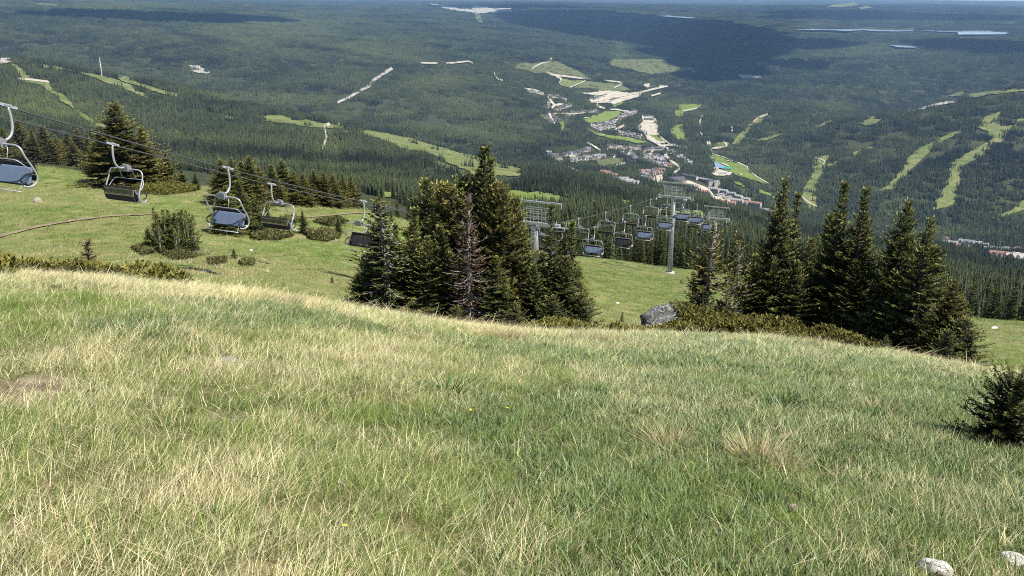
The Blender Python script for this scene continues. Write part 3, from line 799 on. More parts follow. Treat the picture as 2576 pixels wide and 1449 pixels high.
def near_trees():
    def T(key, u, vt, y, lab, wide=1., **kw): return tree_px(key, u, vt, y, lab, wide * 1.28, **kw)
    for k in range(13):
        T(random.choice('aci'), 905 + 46 * k + random.uniform(-8, 8), 640 - 60 * math.sin(k / 12 * 3.14) + random.uniform(-25, 25), 29.4 + random.uniform(-.5, .8), 'low dark spruce filling the shaded back of the middle clump', 1.1, group='spruces at the back of the middle clump')
    for k in range(12):
        T(random.choice('aci'), 1905 + 46 * k + random.uniform(-10, 10), 650 + 6 * k + random.uniform(-40, 30), 29.5 + random.uniform(-.5, .8) - .28 * k, 'low dark spruce filling the shaded back of the right hand row', 1.1, group='spruces at the back of the right hand row')
    T('bare', 958, 494, 26.5, 'spruce with a bare grey lower trunk at the left end of the middle clump', 1.5)
    T('c', 925, 640, 27.5, 'low dark spruce leaning out at the left foot of the middle clump', 1.3)
    T('b', 1040, 520, 27, 'pointed dark spruce second from the left end of the middle clump', 1.1)
    T('thin', 995, 560, 28.2, 'slim spruce behind the bare trunked one in the middle clump', 1.2)
    T('i', 1072, 452, 31.5, 'broad round topped spruce half hidden at the back of the middle clump', .95)
    T('bent', 1150, 418, 27.6, 'golden spruce with a bent over top in the middle clump', .95, rz=0)
    T('c', 1110, 560, 26.4, 'dark bushy spruce in front of the bent topped one', .95)
    T('thin', 1226, 362, 28.2, 'tallest narrow spire of the middle clump', 1.35)
    T('e', 1243, 388, 27.4, 'second tall spire close to the tallest one in the middle clump', .85)
    T('g', 1262, 468, 26.6, 'full olive spruce right of the dead grey one', .82)
    T('a', 1302, 492, 27.4, 'spruce with a whitish leaning branch on the right flank of the main clump', .9)
    T('bushy', 1300, 770, 25.2, 'low bushy spruce at the foot of the main clump', 1.0)
    T('bushy', 1225, 800, 25.4, 'squat spruce skirt under the dead grey tree', .9)
    T('d', 1386, 512, 26.4, 'slim dark spire in front of the first lift tower', 1.1)
    T('thin', 1441, 553, 26.8, 'narrow spire at the right edge of the middle clump', 1.1)
    T('c', 1425, 640, 26.0, 'wide skirted low spruce at the right end of the middle clump', 1.15)
    T('bushy', 1392, 745, 25.0, 'rounded low spruce at the foot of the slim dark spire', .95)
    for key, u, vt, y, lab, wd in (('c', 900, 690, 27.0, 'lowest dark spruce at the far left foot of the middle clump', 1.3), ('c', 1000, 640, 27.0, 'dark filler spruce between the bare trunked and the pointed one', 1.1), ('a', 1075, 590, 26.2, 'dark spruce in front of the round topped one', 1.1),
            ('i', 1185, 520, 28.6, 'dark broad spruce just behind the dead grey tree', .9), ('c', 1250, 640, 25.6, 'olive low spruce right of the foot of the dead tree', 1.2), ('c', 1345, 660, 26.0, 'low dark spruce hiding the foot of the first lift tower', 1.1), ('bushy', 1462, 740, 25.6, 'last low bushy spruce at the right foot of the middle clump', 1.0), ('bushy', 1150, 770, 25.0, 'bushy spruce left of the foot of the dead tree', 1.1)):
        T(key, u, vt, y, lab, wd)
    for key, u, vt, y, lab, wd in (('colgold', 1112, 452, 28.2, 'blunt topped golden spruce left of the bent topped one', .8), ('col', 1168, 446, 28.6, 'blunt dark spruce behind the dead grey tree', .85), ('col', 1206, 430, 28.8, 'blunt dark spruce left of the tallest spire', .8),
            ('colgold', 1256, 452, 27.2, 'blunt olive spruce under the second tall spire', .85), ('col', 1292, 500, 27.8, 'blunt dark spruce left of the first lift tower', .8), ('col', 1040, 560, 27.8, 'blunt dark spruce around the pointed one', .8), ('col', 950, 560, 27.2, 'blunt dark spruce close behind the bare trunked one', .75), ('col', 1415, 600, 26.8, 'blunt dark spruce between the two narrow right hand spires', .7)):
        T(key, u, vt, y, lab, wd)
    # dead grey spruce
    tw, br, tr, H = dead_tree()
    x, gz, h = at_px(1180, 480, 25.9)
    e = empty('dead_spruce', (x, 25.7, gz - .05), 1.1, h / H); e.scale = (1.25 * h / H, 1.25 * h / H, h / H); tag(e, 'dead spruce with bare grey branches and brown needles in the middle clump', 'tree')
    link('trunk', tr, e); link('bare_twigs', tw, e); link('browned_needles', br, e); NEARTREES.append((x, 26.2, 1.2))
    # right row
    T('sparse', 1795, 566, 26.4, 'thin needled golden spruce standing behind the lichen boulder', .95)
    T('sparse', 1862, 582, 27.0, 'sparse ragged spruce right of the boulder with bare twigs showing', .75, rz=2.2)
    T('a', 1975, 444, 27.6, 'tall leaning spruce at the left end of the right hand row', .82, lean=(0, .02))
    T('d', 2012, 484, 28.4, 'slim spruce just behind the first tall one of the right hand row', 1.05)
    T('c', 1945, 640, 27.2, 'short dark spruce filling the left foot of the right hand row', .9)
    T('c', 2065, 650, 27.6, 'short dark spruce under the gap in the right hand row', .9)
    T('thin', 2091, 535, 28.0, 'slender short spire between two tall spruces of the right hand row', 1.15)
    T('b', 2125, 455, 27.0, 'tall thin topped spruce in the middle of the right hand row', .92)
    T('e', 2188, 466, 26.6, 'tall spruce with an open forked trunk in the right hand row', .92)
    T('i', 2285, 506, 25.6, 'broad dark spruce second from the right end of the row', .72)
    T('c', 2222, 690, 25.4, 'short dark spruce between the two broad ones on the right', .9)
    T('a', 2345, 545, 24.2, 'wide spruce with a pointed top at the right end of the row', 1.0)
    T('g', 2400, 700, 22.8, 'low wide olive spruce sweeping down at the right end of the row', .95)
    T('bushy', 2390, 830, 21.0, 'bushy low spruce at the foot of the last tree on the right', .95)
    T('sap', 2232, 838, 20.5, 'bright green young spruce on the bare patch before the right hand row', 1.1)
    T('sap', 2108, 856, 20.5, 'small bright green spruce sapling at the end of the juniper mat', 1.0)
    T('sap', 2010, 850, 20.2, 'tiny green sapling on the stony patch', 1.0)
    T('sap', 2135, 872, 19.8, 'knee high yellow green sapling beside the pale tussock', 1.0)
    T('sap', 1565, 782, 23.6, 'thin young spruce left of the lichen boulder', .8)
    tree_px('round', 2556, 948, 7.0, 'dark rounded spruce bush cut by the right edge of the photo', .95)
    T('sap', 2600, 940, 7.8, 'young spruce at the right edge behind the dark bush', 1.2)
    T('brownsap', 216, 606, 24.0, 'browned little spruce rising above the juniper mat on the left', 1.4)
    for key, u, vt, y, lab, wd in (('sparse', 1745, 690, 26.8, 'low twiggy spruce left of the ragged one behind the boulder', .9), ('sparse', 1835, 680, 26.0, 'low twiggy spruce right above the pale end of the boulder', .9), ('c', 1905, 660, 27.4, 'dark low spruce joining the ragged pair to the right hand row', 1.1), ('c', 2005, 650, 26.8, 'dark low spruce at the foot of the tall leaning one', 1.1),
            ('i', 2045, 600, 29.5, 'dark spruce at the back of the left half of the right hand row', .9), ('c', 2160, 650, 26.0, 'dark low spruce under the tall thin topped one', 1.15), ('c', 2260, 700, 25.0, 'dark low spruce left of the broad one on the right', 1.1), ('c', 2325, 690, 24.6, 'dark low spruce between the last two broad ones', 1.1), ('bushy', 2430, 800, 22.0, 'bushy spruce at the outer right foot of the row', 1.2), ('bushy', 2180, 790, 25.0, 'bushy spruce at the foot of the middle of the right hand row', 1.2)):
        T(key, u, vt, y, lab, wd)
    for key, u, vt, y, lab, wd in (('colgold', 1770, 640, 26.6, 'blunt twiggy spruce beside the ragged one behind the boulder', .75), ('col', 1962, 520, 28.0, 'blunt spruce behind the tall leaning one', .75), ('col', 2108, 540, 27.6, 'blunt spruce behind the tall thin topped one', .8), ('col', 2178, 540, 27.2, 'blunt spruce behind the forked one', .8), ('col', 2288, 590, 26.2, 'blunt dark spruce behind the broad one', .95), ('col', 2355, 620, 24.8, 'blunt dark spruce behind the last pointed one', .95)):
        T(key, u, vt, y, lab, wd)
    # middle distance, left
    def B(key, u, vt, vb, label, wide=1., ymin=34, **kw):
        p = P1(u, vb, ymin); t = float(uv2tt(u, vt)[1])
        return tree(key, p[0], p[1], max(.3, t * p[1] - p[2]), label, wide, z=p[2], **kw)
    e = B('krumm', 440, 502, 636, 'dense many topped low spruce bush alone on the open slope', 1.05, name='spruce_bush')
    B('g', 318, 258, 470, 'large golden brown spruce towering over the left ridge', 2.0)
    B('h', 372, 318, 468, 'golden spruce leaning on the right side of the largest ridge tree', 2.0)
    B('c', 268, 330, 462, 'shorter dark spruce on the left side of the largest ridge tree', 1.8)
    B('c', 425, 384, 468, 'dark low spruce right of the largest ridge tree', 1.8)
    B('b', 462, 414, 474, 'small pointed spruce at the right end of the large tree group', 1.8)
    B('c', 495, 432, 478, 'last small spruce right of the large tree group', 1.4)
    gl = 'small spruces along the left ridge'
    for u, vt, vb in ((-22, 318, 402), (18, 338, 400), (58, 318, 398), (92, 342, 404), (122, 330, 406), (150, 356, 408), (178, 348, 410), (205, 340, 414), (232, 352, 424), (76, 366, 402), (136, 366, 408), (192, 372, 414), (246, 372, 436)):
        B(random.choice('gghi'), u, vt - 16, vb + 6, 'small spruce in the row along the left ridge behind the juniper', 1.6, group=gl)
    gm = 'spruces on the ridge behind the lift chairs'
    for u, vt, vb in ((545, 432, 500), (566, 400, 520), (592, 398, 522), (614, 404, 515), (636, 392, 520), (660, 418, 512), (690, 412, 515), (716, 402, 512), (742, 430, 516), (768, 436, 518), (796, 426, 516), (818, 432, 520), (842, 438, 520), (866, 436, 522), (888, 442, 524), (905, 462, 524), (706, 448, 518), (850, 462, 523)):
        B(random.choice('aghhic'), u, vt, vb, 'spruce in the belt on the ridge behind the lift chairs', 1.55, ymin=60, group=gm)
    B('i', 578, 468, 590, 'broad spruce directly behind the third chair seat', 1.6, ymin=40)
    B('c', 612, 452, 588, 'taller spruce behind the third chair, right of the broad one', 1.6, ymin=40)
    B('h', 548, 500, 588, 'low golden spruce behind the left armrest of the third chair', 1.1, ymin=40)
    B('c', 648, 492, 582, 'spruce between the third and fourth chairs', 1.6, ymin=40)
    B('h', 675, 508, 575, 'golden low spruce behind the fourth chair', 1.1, ymin=40)
    B('c', 765, 528, 588, 'small lone spruce just right of the fourth chair', 1.35, ymin=40)
    B('c', 852, 545, 588, 'small lone spruce beside the fifth chair', 1.5, ymin=40)
    B('bushy', 589, 624, 652, 'tiny dark spruce on the open slope below the chairs', .95, ymin=36)
    B('bushy', 836, 694, 712, 'smallest dark seedling on the slope left of the middle clump', .8, ymin=36)
    for u, vt, vb in ((955, 482, 545), (1000, 500, 548), (1030, 488, 550), (985, 520, 560)):
        B(random.choice('abd'), u, vt, vb, 'spruce on the slope edge behind the left end of the middle clump', 1.0, ymin=60, group='spruces behind the left end of the clump')
    # middle distance, right
    B('c', 2478, 696, 782, 'spruce on the rim of the smooth meadow at the far right', 1.2, ymin=60)
    B('b', 2446, 712, 782, 'slim spruce left of the one on the far right meadow rim', 1.3, ymin=60)
    B('c', 2418, 735, 785, 'shorter spruce on the meadow rim behind the right hand row', 1.3, ymin=60)
near_trees()

# ---------------------------------------------------------------- juniper mats and low shrubs
def mat_shrub(name, poly, hgt, label, mat='juniper', n=9000, size=.11, ymin=3, ycap=None, group=None, extra=None, byy=False):
    """a low spreading shrub over a patch of ground (outline from P), thick in the middle, thin at the rim"""
    rg = np.random.default_rng(len(label) * 131 + int(poly[0][0]))
    if byy:                                     # outline given as picture column and distance
        th = uv2tt([p[0] for p in poly], [830] * len(poly))[0]; yy = np.array([p[1] for p in poly])
        xy = resample([(a * b, b) for a, b in zip(th, yy)], .25, True, .12)
    else:
        q = resample(poly, 6, True)
        W = P(q[:, 0], q[:, 1], ymin)
        xy = W[:, :2]
    if ycap: xy[:, 1] = np.minimum(xy[:, 1], ycap)
    x0, y0 = xy.min(0); x1, y1 = xy.max(0)
    c = np.stack([rg.uniform(x0, x1, n * 6), rg.uniform(y0, y1, n * 6)], 1)
    c = c[inpoly(c[:, 0], c[:, 1], xy.tolist())][:n]
    if not len(c): return
    dmin = np.full(len(c), 1e9)
    for p in xy[::2]: dmin = np.minimum(dmin, np.hypot(c[:, 0] - p[0], c[:, 1] - p[1]))
    lump = .45 + .9 * fbm(c[:, 0] * 1.6, c[:, 1] * 1.6, 4, 2)
    top = hgt * np.clip(np.sqrt(dmin / (hgt * 1.6)), .15, 1) * lump
    g = hxy(c[:, 0], c[:, 1])
    if extra is not None: g = np.maximum(g, extra(c[:, 0], c[:, 1]))
    zz = g + top * rg.uniform(.0, 1.0, len(c)) ** .5
    b = np.stack([c[:, 0], c[:, 1], zz], 1); m = len(b)
    a = rg.uniform(0, 6.28, m); el = rg.uniform(.1, 1.25, m)
    d = np.stack([np.cos(a) * np.cos(el), np.sin(a) * np.cos(el), np.sin(el)], 1)
    ln = size * rg.uniform(.6, 1.4, m)
    KV = [kite(b, d, ln, ln * .42, unit(rg.normal(0, 1, (m, 3)))) for _ in (0, 1)]
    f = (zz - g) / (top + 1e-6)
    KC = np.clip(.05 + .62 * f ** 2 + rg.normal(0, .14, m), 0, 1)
    o0 = xy.mean(0); off = np.array([o0[0], o0[1], hz(*o0)])
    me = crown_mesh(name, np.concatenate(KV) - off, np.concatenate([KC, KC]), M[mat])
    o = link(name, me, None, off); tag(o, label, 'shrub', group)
    return o

STONES = []
def boulder(name, u, v, y, size, label, mat='rock', rz=0, sink=.35, seed=0, flat=.7, cat='rock'):
    import bmesh
    bm = bmesh.new(); bmesh.ops.create_icosphere(bm, subdivisions=4, radius=1)
    for p in bm.verts:
        n = p.co.normalized()
        k = 1 + .30 * (fbm(np.array([n.x * 1.3 + seed]), np.array([n.y * 1.3 + n.z * 1.7]), seed, 3)[0] - .5) * 2
        k += .10 * (fbm(np.array([n.x * 5 + n.z * 3 + seed]), np.array([n.y * 5 - n.z * 2]), seed + 5, 2)[0] - .5)
        p.co = n * k
        p.co = Vector((p.co.x * size[0] / 2, p.co.y * size[1] / 2, p.co.z * size[2] / 2))
    # a few flattened facets
    rr = random.Random(seed)
    for _ in range(9):
        d = Vector((rr.uniform(-1, 1), rr.uniform(-1, 1), rr.uniform(-.2, 1))).normalized()
        lim = max((p.co.dot(d) for p in bm.verts)) * rr.uniform(.72, .9)
        for p in bm.verts:
            e = p.co.dot(d) - lim
            if e > 0: p.co -= d * e * .85
    me = bpy.data.meshes.new(name); bm.to_mesh(me); bm.free(); me.materials.append(M[mat])
    for p in me.polygons: p.use_smooth = True
    th, _ = uv2tt(u, v); x = float(th) * y
    STONES.append((x, y, size[0] * .55, .22 if y < 5 else .1))
    o = link(name, me, None, (x, y, hz(x, y) + size[2] / 2 - sink * size[2])); o.rotation_euler = (0, 0, rz)
    tag(o, label, cat)
    return o

BO = boulder('boulder', 1712, 790, 23.2, (2.75, 1.9, 1.5), 'large grey lichen boulder half covered by juniper right of centre', 'rock', .25, .42, 3)
def bo_top(x, y):
    px, py, pz = BO.location
    q = ((x - px) / 1.30) ** 2 + ((y - py) / .95) ** 2
    return np.where(q < 1, pz + .66 * np.sqrt(np.clip(1 - q, 0, 1)), -1e3)
def shrubs():
    mat_shrub('juniper_shrub', [(-40, 668), (60, 656), (170, 652), (260, 656), (330, 668), (420, 684), (480, 700), (560, 716), (480, 722), (400, 716), (300, 702), (200, 690), (100, 690), (0, 694), (-40, 694)], .42, 'long golden juniper mat along the crest at the left', n=26000, size=.10, ymin=11, ycap=19)
    mat_shrub('juniper_shrub', [(1640, 20.6), (1760, 20.2), (1880, 20.4), (1960, 21.), (2040, 21), (2120, 20.4), (2190, 19.6), (2230, 20), (2170, 22), (2060, 23.5), (1950, 23.8), (1850, 23.6), (1740, 22.6), (1640, 22.2)], .56, 'wide olive juniper mat spreading right from the boulder', n=42000, size=.10, byy=True)
    # juniper lying over the boulder
    px, py, pz = BO.location
    rg = np.random.default_rng(8)
    pol = []
    for k in range(14):
        a = k / 14 * 6.283; r = 1 + .25 * math.sin(3 * a + 1)
        pol.append((px + .30 + .62 * r * math.cos(a), py - .15 + .62 * r * math.sin(a)))
    n = 9000; c = np.stack([rg.uniform(px - 1.5, px + 2, n * 3), rg.uniform(py - 1.5, py + 1.5, n * 3)], 1); c = c[inpoly(c[:, 0], c[:, 1], pol)][:n]
    deps = bpy.context.evaluated_depsgraph_get()
    zt = np.array([bo_top(np.array([p[0]]), np.array([p[1]]))[0] for p in c])
    Mi = BO.matrix_world.inverted() if False else None
    m = len(c); zt = np.maximum(zt, hxy(c[:, 0], c[:, 1])) + rg.uniform(-.05, .16, m)
    b = np.stack([c[:, 0], c[:, 1], zt], 1); a = rg.uniform(0, 6.28, m); el = rg.uniform(.1, 1.2, m)
    d = np.stack([np.cos(a) * np.cos(el), np.sin(a) * np.cos(el), np.sin(el)], 1); ln = .10 * rg.uniform(.6, 1.4, m)
    KV = np.concatenate([kite(b, d, ln, ln * .42, unit(rg.normal(0, 1, (m, 3)))) for _ in (0, 1)]); KC = np.tile(np.clip(rg.normal(.42, .2, m), 0, 1), 2)
    o = link('juniper_shrub', crown_mesh('juniper_shrub', KV - np.array([px, py, pz]), KC, M['juniper']), None, (px, py, pz)); tag(o, 'juniper cushion growing over the top of the grey boulder', 'shrub')
    mat_shrub('juniper_shrub', [(1320, 21), (1400, 20.6), (1490, 20.8), (1500, 22.5), (1410, 23), (1330, 22.6)], .42, 'low golden juniper strip at the foot of the middle clump', n=9000, size=.10, byy=True)
    mat_shrub('juniper_shrub', [(1510, 21.2), (1570, 20.8), (1640, 21), (1640, 22.6), (1560, 23)], .42, 'small juniper left of the boulder under the thin young spruce', n=7000, size=.10, byy=True)
    L = [([(0, 440), (40, 425), (110, 412), (180, 420), (200, 436), (120, 446), (40, 450)], .8, 'brownish juniper patch on the left ridge below the small spruces', 9000),
         ([(190, 440), (250, 438), (290, 452), (240, 462), (200, 458)], .6, 'juniper patch left of the largest ridge tree', 4000),
         ([(330, 478), (400, 468), (480, 474), (500, 482), (430, 492), (350, 490)], .7, 'juniper strip under the right side of the large ridge tree group', 6000),
         ([(250, 466), (300, 462), (330, 474), (290, 482)], .5, 'small juniper under the foot of the largest ridge tree', 2500),
         ([(630, 598), (690, 588), (740, 596), (700, 606), (640, 606)], .5, 'juniper patch on the slope below the fourth chair', 3000),
         ([(770, 590), (830, 586), (860, 600), (820, 610), (780, 604)], .5, 'juniper patch right of the fourth chair', 3000),
         ([(330, 626), (375, 622), (400, 636), (360, 645)], .35, 'juniper at the left foot of the lone spruce bush', 2200),
         ([(405, 640), (470, 640), (500, 650), (440, 656)], .3, 'juniper tuft before the lone spruce bush', 1800),
         ([(700, 555), (740, 548), (770, 558), (730, 566)], .5, 'juniper patch behind the fourth chair', 2000),
         ([(790, 560), (850, 552), (880, 562), (830, 572)], .5, 'juniper patch near the small lone spruce beside the fifth chair', 2500),
         ([(640, 500), (690, 520), (660, 534), (630, 522)], .5, 'juniper patch on the ridge above the third chair', 2000),
         ([(520, 658), (570, 654), (570, 664), (530, 668)], .25, 'dark heather tuft on the slope below the tiny dark spruce', 1000),
         ([(600, 662), (640, 658), (640, 668), (610, 670)], .25, 'small heather tuft right of the tiny dark spruce', 1000),
         ([(2470, 786), (2540, 792), (2560, 806), (2500, 804)], .5, 'low juniper on the rim of the smooth meadow at the far right', 3000),
         ([(940, 505), (1010, 498), (1020, 515), (960, 522)], .6, 'yellowish juniper on the ridge behind the left end of the clump', 2500)]
    for poly, h, lab, n in L:
        mat_shrub('juniper_shrub', poly, h, lab, n=int(n * 1.3), size=.2 if h > .4 else .14, ymin=36, mat='heath' if 'heather' in lab or h < .55 else 'juniper', group=None)
    boulder('boulder', 1832, 772, 24.2, (.75, .6, .95), 'pale upright end of rock showing right of the boulder juniper', 'palerock', .4, .3, 7)
    boulder('stone', 2345, 1436, P1(2345, 1440)[1], (.17, .10, .10), 'flat pale stone cut by the bottom edge of the photo', 'palerock', -.35, .2, 11)
    boulder('stone', 2550, 1408, P1(2550, 1412)[1], (.15, .12, .08), 'grey stone in the grass at the lower right corner', 'palerock', -.5, .4, 12)
    boulder('stone', 1995, 1266, 4.3, (.06, .05, .06), 'small pale stone alone in the grass lower right', 'tanrock', .3, .25, 13)
    boulder('stone', 585, 1050, 6.6, (.20, .14, .07), 'flat tan stone half buried in the long grass', 'tanrock', .3, .45, 14)
    p = P1(95, 508, 34); boulder('boulder', 95, 508, p[1], (.75, .6, .6), 'white pointed rock on the open slope above the footpath', 'tanrock', .3, .3, 15)
    p = P1(520, 683, 34); boulder('stone', 520, 683, p[1], (.28, .2, .16), 'tiny white stone on the slope below the lone spruce bush', 'palerock', .3, .3, 16)
    p = P1(632, 631, 34); boulder('stone', 632, 631, p[1], (.24, .2, .16), 'tiny white stone right of the tiny dark spruce', 'palerock', .3, .3, 17)
    p = P1(2500, 826, 40); boulder('stone', 2500, 826, p[1], (.9, .4, .2), 'white stone on the smooth meadow at the far right', 'palerock', .3, .3, 18)
    p = P1(1552, 764, 40); boulder('stone', 1552, 764, p[1], (.4, .25, .2), 'white stone on the green slope left of the boulder', 'palerock', .3, .3, 19)
    for k, (u, v, y) in enumerate(((1975, 852, 20.6), (2000, 866, 20.2), (1950, 860, 20.1), (2045, 868, 20.3), (2065, 880, 19.6), (2020, 846, 20.8), (1985, 842, 21), (2090, 892, 19.3))):
        boulder('stone', u, v, y, (.13 + .03 * (k % 3), .10, .07), 'pale stone among the rubble on the bare patch', 'palerock', k, .35, 20 + k)['group'] = 'stones on the bare patch'
    # fallen grey branches by the lone bush
    p = P1(478, 640, 34); mb = MB()
    rr = random.Random(4)
    mb.tube([(0, 0, .03), (.35, .1, .16), (.8, .1, .22), (1.2, .2, .12)], [.03, .026, .02, .008], 5)
    for k in range(9):
        t = rr.uniform(.1, 1.0); a = rr.uniform(-1, 1); l = rr.uniform(.25, .5)
        mb.tube([(t * 1.1, .1, .1 + .1 * t), (t * 1.1 + l * .6 * math.cos(a), .1 + l * math.sin(a), .15 + l * rr.uniform(-.1, .6))], [.014, .004], 4)
    o = mb.build('fallen_branch', M['greybark']); o.location = p; tag(o, 'bleached fallen branch at the right foot of the lone spruce bush', 'branch')
shrubs()
# ---------------------------------------------------------------- forest: low detail spruces, scattered
def simple_spruce(seed, H, Rr, lev, nb, jit=.25):
    rg = np.random.default_rng(seed); V = []; C = []
    for i in range(lev):
        f = i / lev; z = H * (.06 + .92 * f)
        L = Rr * ((1 - f) ** .85 + .05); n = nb if f < .7 else max(4, nb - 2)
        a0 = rg.uniform(0, 6.28)
        for k in range(n):
            a = a0 + 6.283 * k / n + rg.uniform(-.3, .3); l = L * rg.uniform(1 - jit, 1 + jit)
            h = np.array([math.cos(a), math.sin(a), 0]); s = np.array([-h[1], h[0], 0])
            dr = H / lev * rg.uniform(.5, 1.2)
            w = l * rg.uniform(.30, .5)
            b = np.array([0, 0, z + H / lev * .7]); t = h * l + np.array([0, 0, z - dr * .5]); m = h * l * .6 + np.array([0, 0, z + H / lev * .12])
            V.append([b, m + s * w, t, m - s * w]); C.append(np.clip(.35 + .3 * rg.normal() + .25 * f, 0, 1))
    return np.array(V), np.array(C)

def proto_obj(name, V, C, mat, trunk=None):
    n = len(V); V2 = V.reshape(-1, 3); f = np.arange(n * 4).reshape(n, 4); c = np.repeat(C, 4)
    me = mesh_np(name, V2, f, [mat], attrs={'col': ('FLOAT', c)})
    return bpy.data.objects.new(name, me)

def scatter(name, pts, rot, scl, tint, protos, label, cat='forest', idx=None, kind='stuff'):
    n = len(pts)
    me = bpy.data.meshes.new(name); me.vertices.add(n); me.vertices.foreach_set('co', np.asarray(pts, np.float32).ravel())
    def at(nm, typ, arr, key='value'):
        a = me.attributes.new(nm, typ, 'POINT'); a.data.foreach_set(key, np.ascontiguousarray(arr).ravel())
    at('rot', 'FLOAT_VECTOR', np.asarray(rot, np.float32), 'vector'); at('scl', 'FLOAT_VECTOR', np.asarray(scl, np.float32), 'vector')
    at('tint', 'FLOAT', np.asarray(tint, np.float32))
    if idx is None: idx = np.random.default_rng(n).integers(0, len(protos), n)
    at('idx', 'INT', np.asarray(idx, np.int32))
    me.update()
    o = link(name, me)
    g = bpy.data.node_groups.new(name, 'GeometryNodeTree')
    g.interface.new_socket('Geometry', in_out='INPUT', socket_type='NodeSocketGeometry'); g.interface.new_socket('Geometry', in_out='OUTPUT', socket_type='NodeSocketGeometry')
    gi = g.nodes.new('NodeGroupInput'); go = g.nodes.new('NodeGroupOutput'); iop = g.nodes.new('GeometryNodeInstanceOnPoints'); g2i = g.nodes.new('GeometryNodeGeometryToInstance')
    for p in protos:
        oi = g.nodes.new('GeometryNodeObjectInfo'); oi.inputs['Object'].default_value = p; oi.transform_space = 'ORIGINAL'
        g.links.new(oi.outputs['Geometry'], g2i.inputs[0])
    def na(nm, typ):
        a = g.nodes.new('GeometryNodeInputNamedAttribute'); a.data_type = typ; a.inputs[0].default_value = nm
        return [s for s in a.outputs if s.enabled and s.name == 'Attribute'][0]
    g.links.new(gi.outputs[0], iop.inputs['Points']); g.links.new(g2i.outputs[0], iop.inputs['Instance'])
    iop.inputs['Pick Instance'].default_value = True
    g.links.new(na('idx', 'INT'), iop.inputs['Instance Index']); g.links.new(na('rot', 'FLOAT_VECTOR'), iop.inputs['Rotation']); g.links.new(na('scl', 'FLOAT_VECTOR'), iop.inputs['Scale'])
    g.links.new(iop.outputs[0], go.inputs[0])
    md = o.modifiers.new('scatter', 'NODES'); md.node_group = g
    tag(o, label, cat, None, kind)
    return o

_openp = [(p[:, 0].min(), p[:, 0].max(), p[:, 1].min(), p[:, 1].max(), p) for p in OPEN]
_regp = [(p[:, 0].min(), p[:, 0].max(), p[:, 1].min(), p[:, 1].max(), p) for p in REG]
def mask(u, v, L):
    r = np.zeros(len(u), bool)
    for a, b, c, d, p in L:
        k = np.nonzero((u > a) & (u < b) & (v > c) & (v < d))[0]
        if len(k): r[k[inpoly(u[k], v[k], p.tolist())]] = True
    return r

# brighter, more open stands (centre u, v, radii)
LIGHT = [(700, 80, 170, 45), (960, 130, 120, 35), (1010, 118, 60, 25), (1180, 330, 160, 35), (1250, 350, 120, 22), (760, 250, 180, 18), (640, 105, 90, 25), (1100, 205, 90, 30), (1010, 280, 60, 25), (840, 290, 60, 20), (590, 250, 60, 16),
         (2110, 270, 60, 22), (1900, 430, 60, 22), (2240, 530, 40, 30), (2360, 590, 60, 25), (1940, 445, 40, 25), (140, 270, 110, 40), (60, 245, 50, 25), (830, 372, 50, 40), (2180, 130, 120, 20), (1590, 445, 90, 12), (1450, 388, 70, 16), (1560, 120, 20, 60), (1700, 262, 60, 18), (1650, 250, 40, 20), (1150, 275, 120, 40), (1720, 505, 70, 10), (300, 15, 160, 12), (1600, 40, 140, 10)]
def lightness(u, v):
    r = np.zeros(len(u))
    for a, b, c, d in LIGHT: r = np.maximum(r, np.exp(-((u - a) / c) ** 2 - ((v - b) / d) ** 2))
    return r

HOUSEXY = []
def forest_points(y0, y1, spacing, seed, hm=9.):
    rg = np.random.default_rng(seed)
    out = []
    y = y0
    while y < y1:                                  # rings keep the jittered grid regular
        yb = min(y1, y * 1.35); A = .5 * 1.56 * (yb * yb - y * y); n = int(A / spacing ** 2)
        Y = np.sqrt(rg.uniform(y * y, yb * yb, n)); X = rg.uniform(-.78, .78, n) * Y
        out.append(np.stack([X, Y], 1)); y = yb
    p = np.concatenate(out)
    z = hxy(p[:, 0], p[:, 1]); u, v = world2uv(p[:, 0], p[:, 1], z)
    ju = 5 * (vnoise(p[:, 0] / 40, p[:, 1] / 40, 15) - .5); jv = 3 * (vnoise(p[:, 0] / 40, p[:, 1] / 40, 16) - .5)
    um, vm = world2uv(p[:, 0], p[:, 1], z + hm)
    ok = ~(mask(u + ju, v + jv, _openp) | mask(um + ju * .4, vm + jv * .4, _openp)) | (rg.random(len(p)) < .014)
    lk = [(q[:, 0].min(), q[:, 0].max(), q[:, 1].min(), q[:, 1].max(), q) for q in LAKES]
    if y1 > 5000:
        for hh in (20., 32.):
            um, vm = world2uv(p[:, 0], p[:, 1], z + hh); ok &= ~mask(um + ju * .4, vm + jv * .3, lk)
    return p[ok], z[ok], u[ok], v[ok]

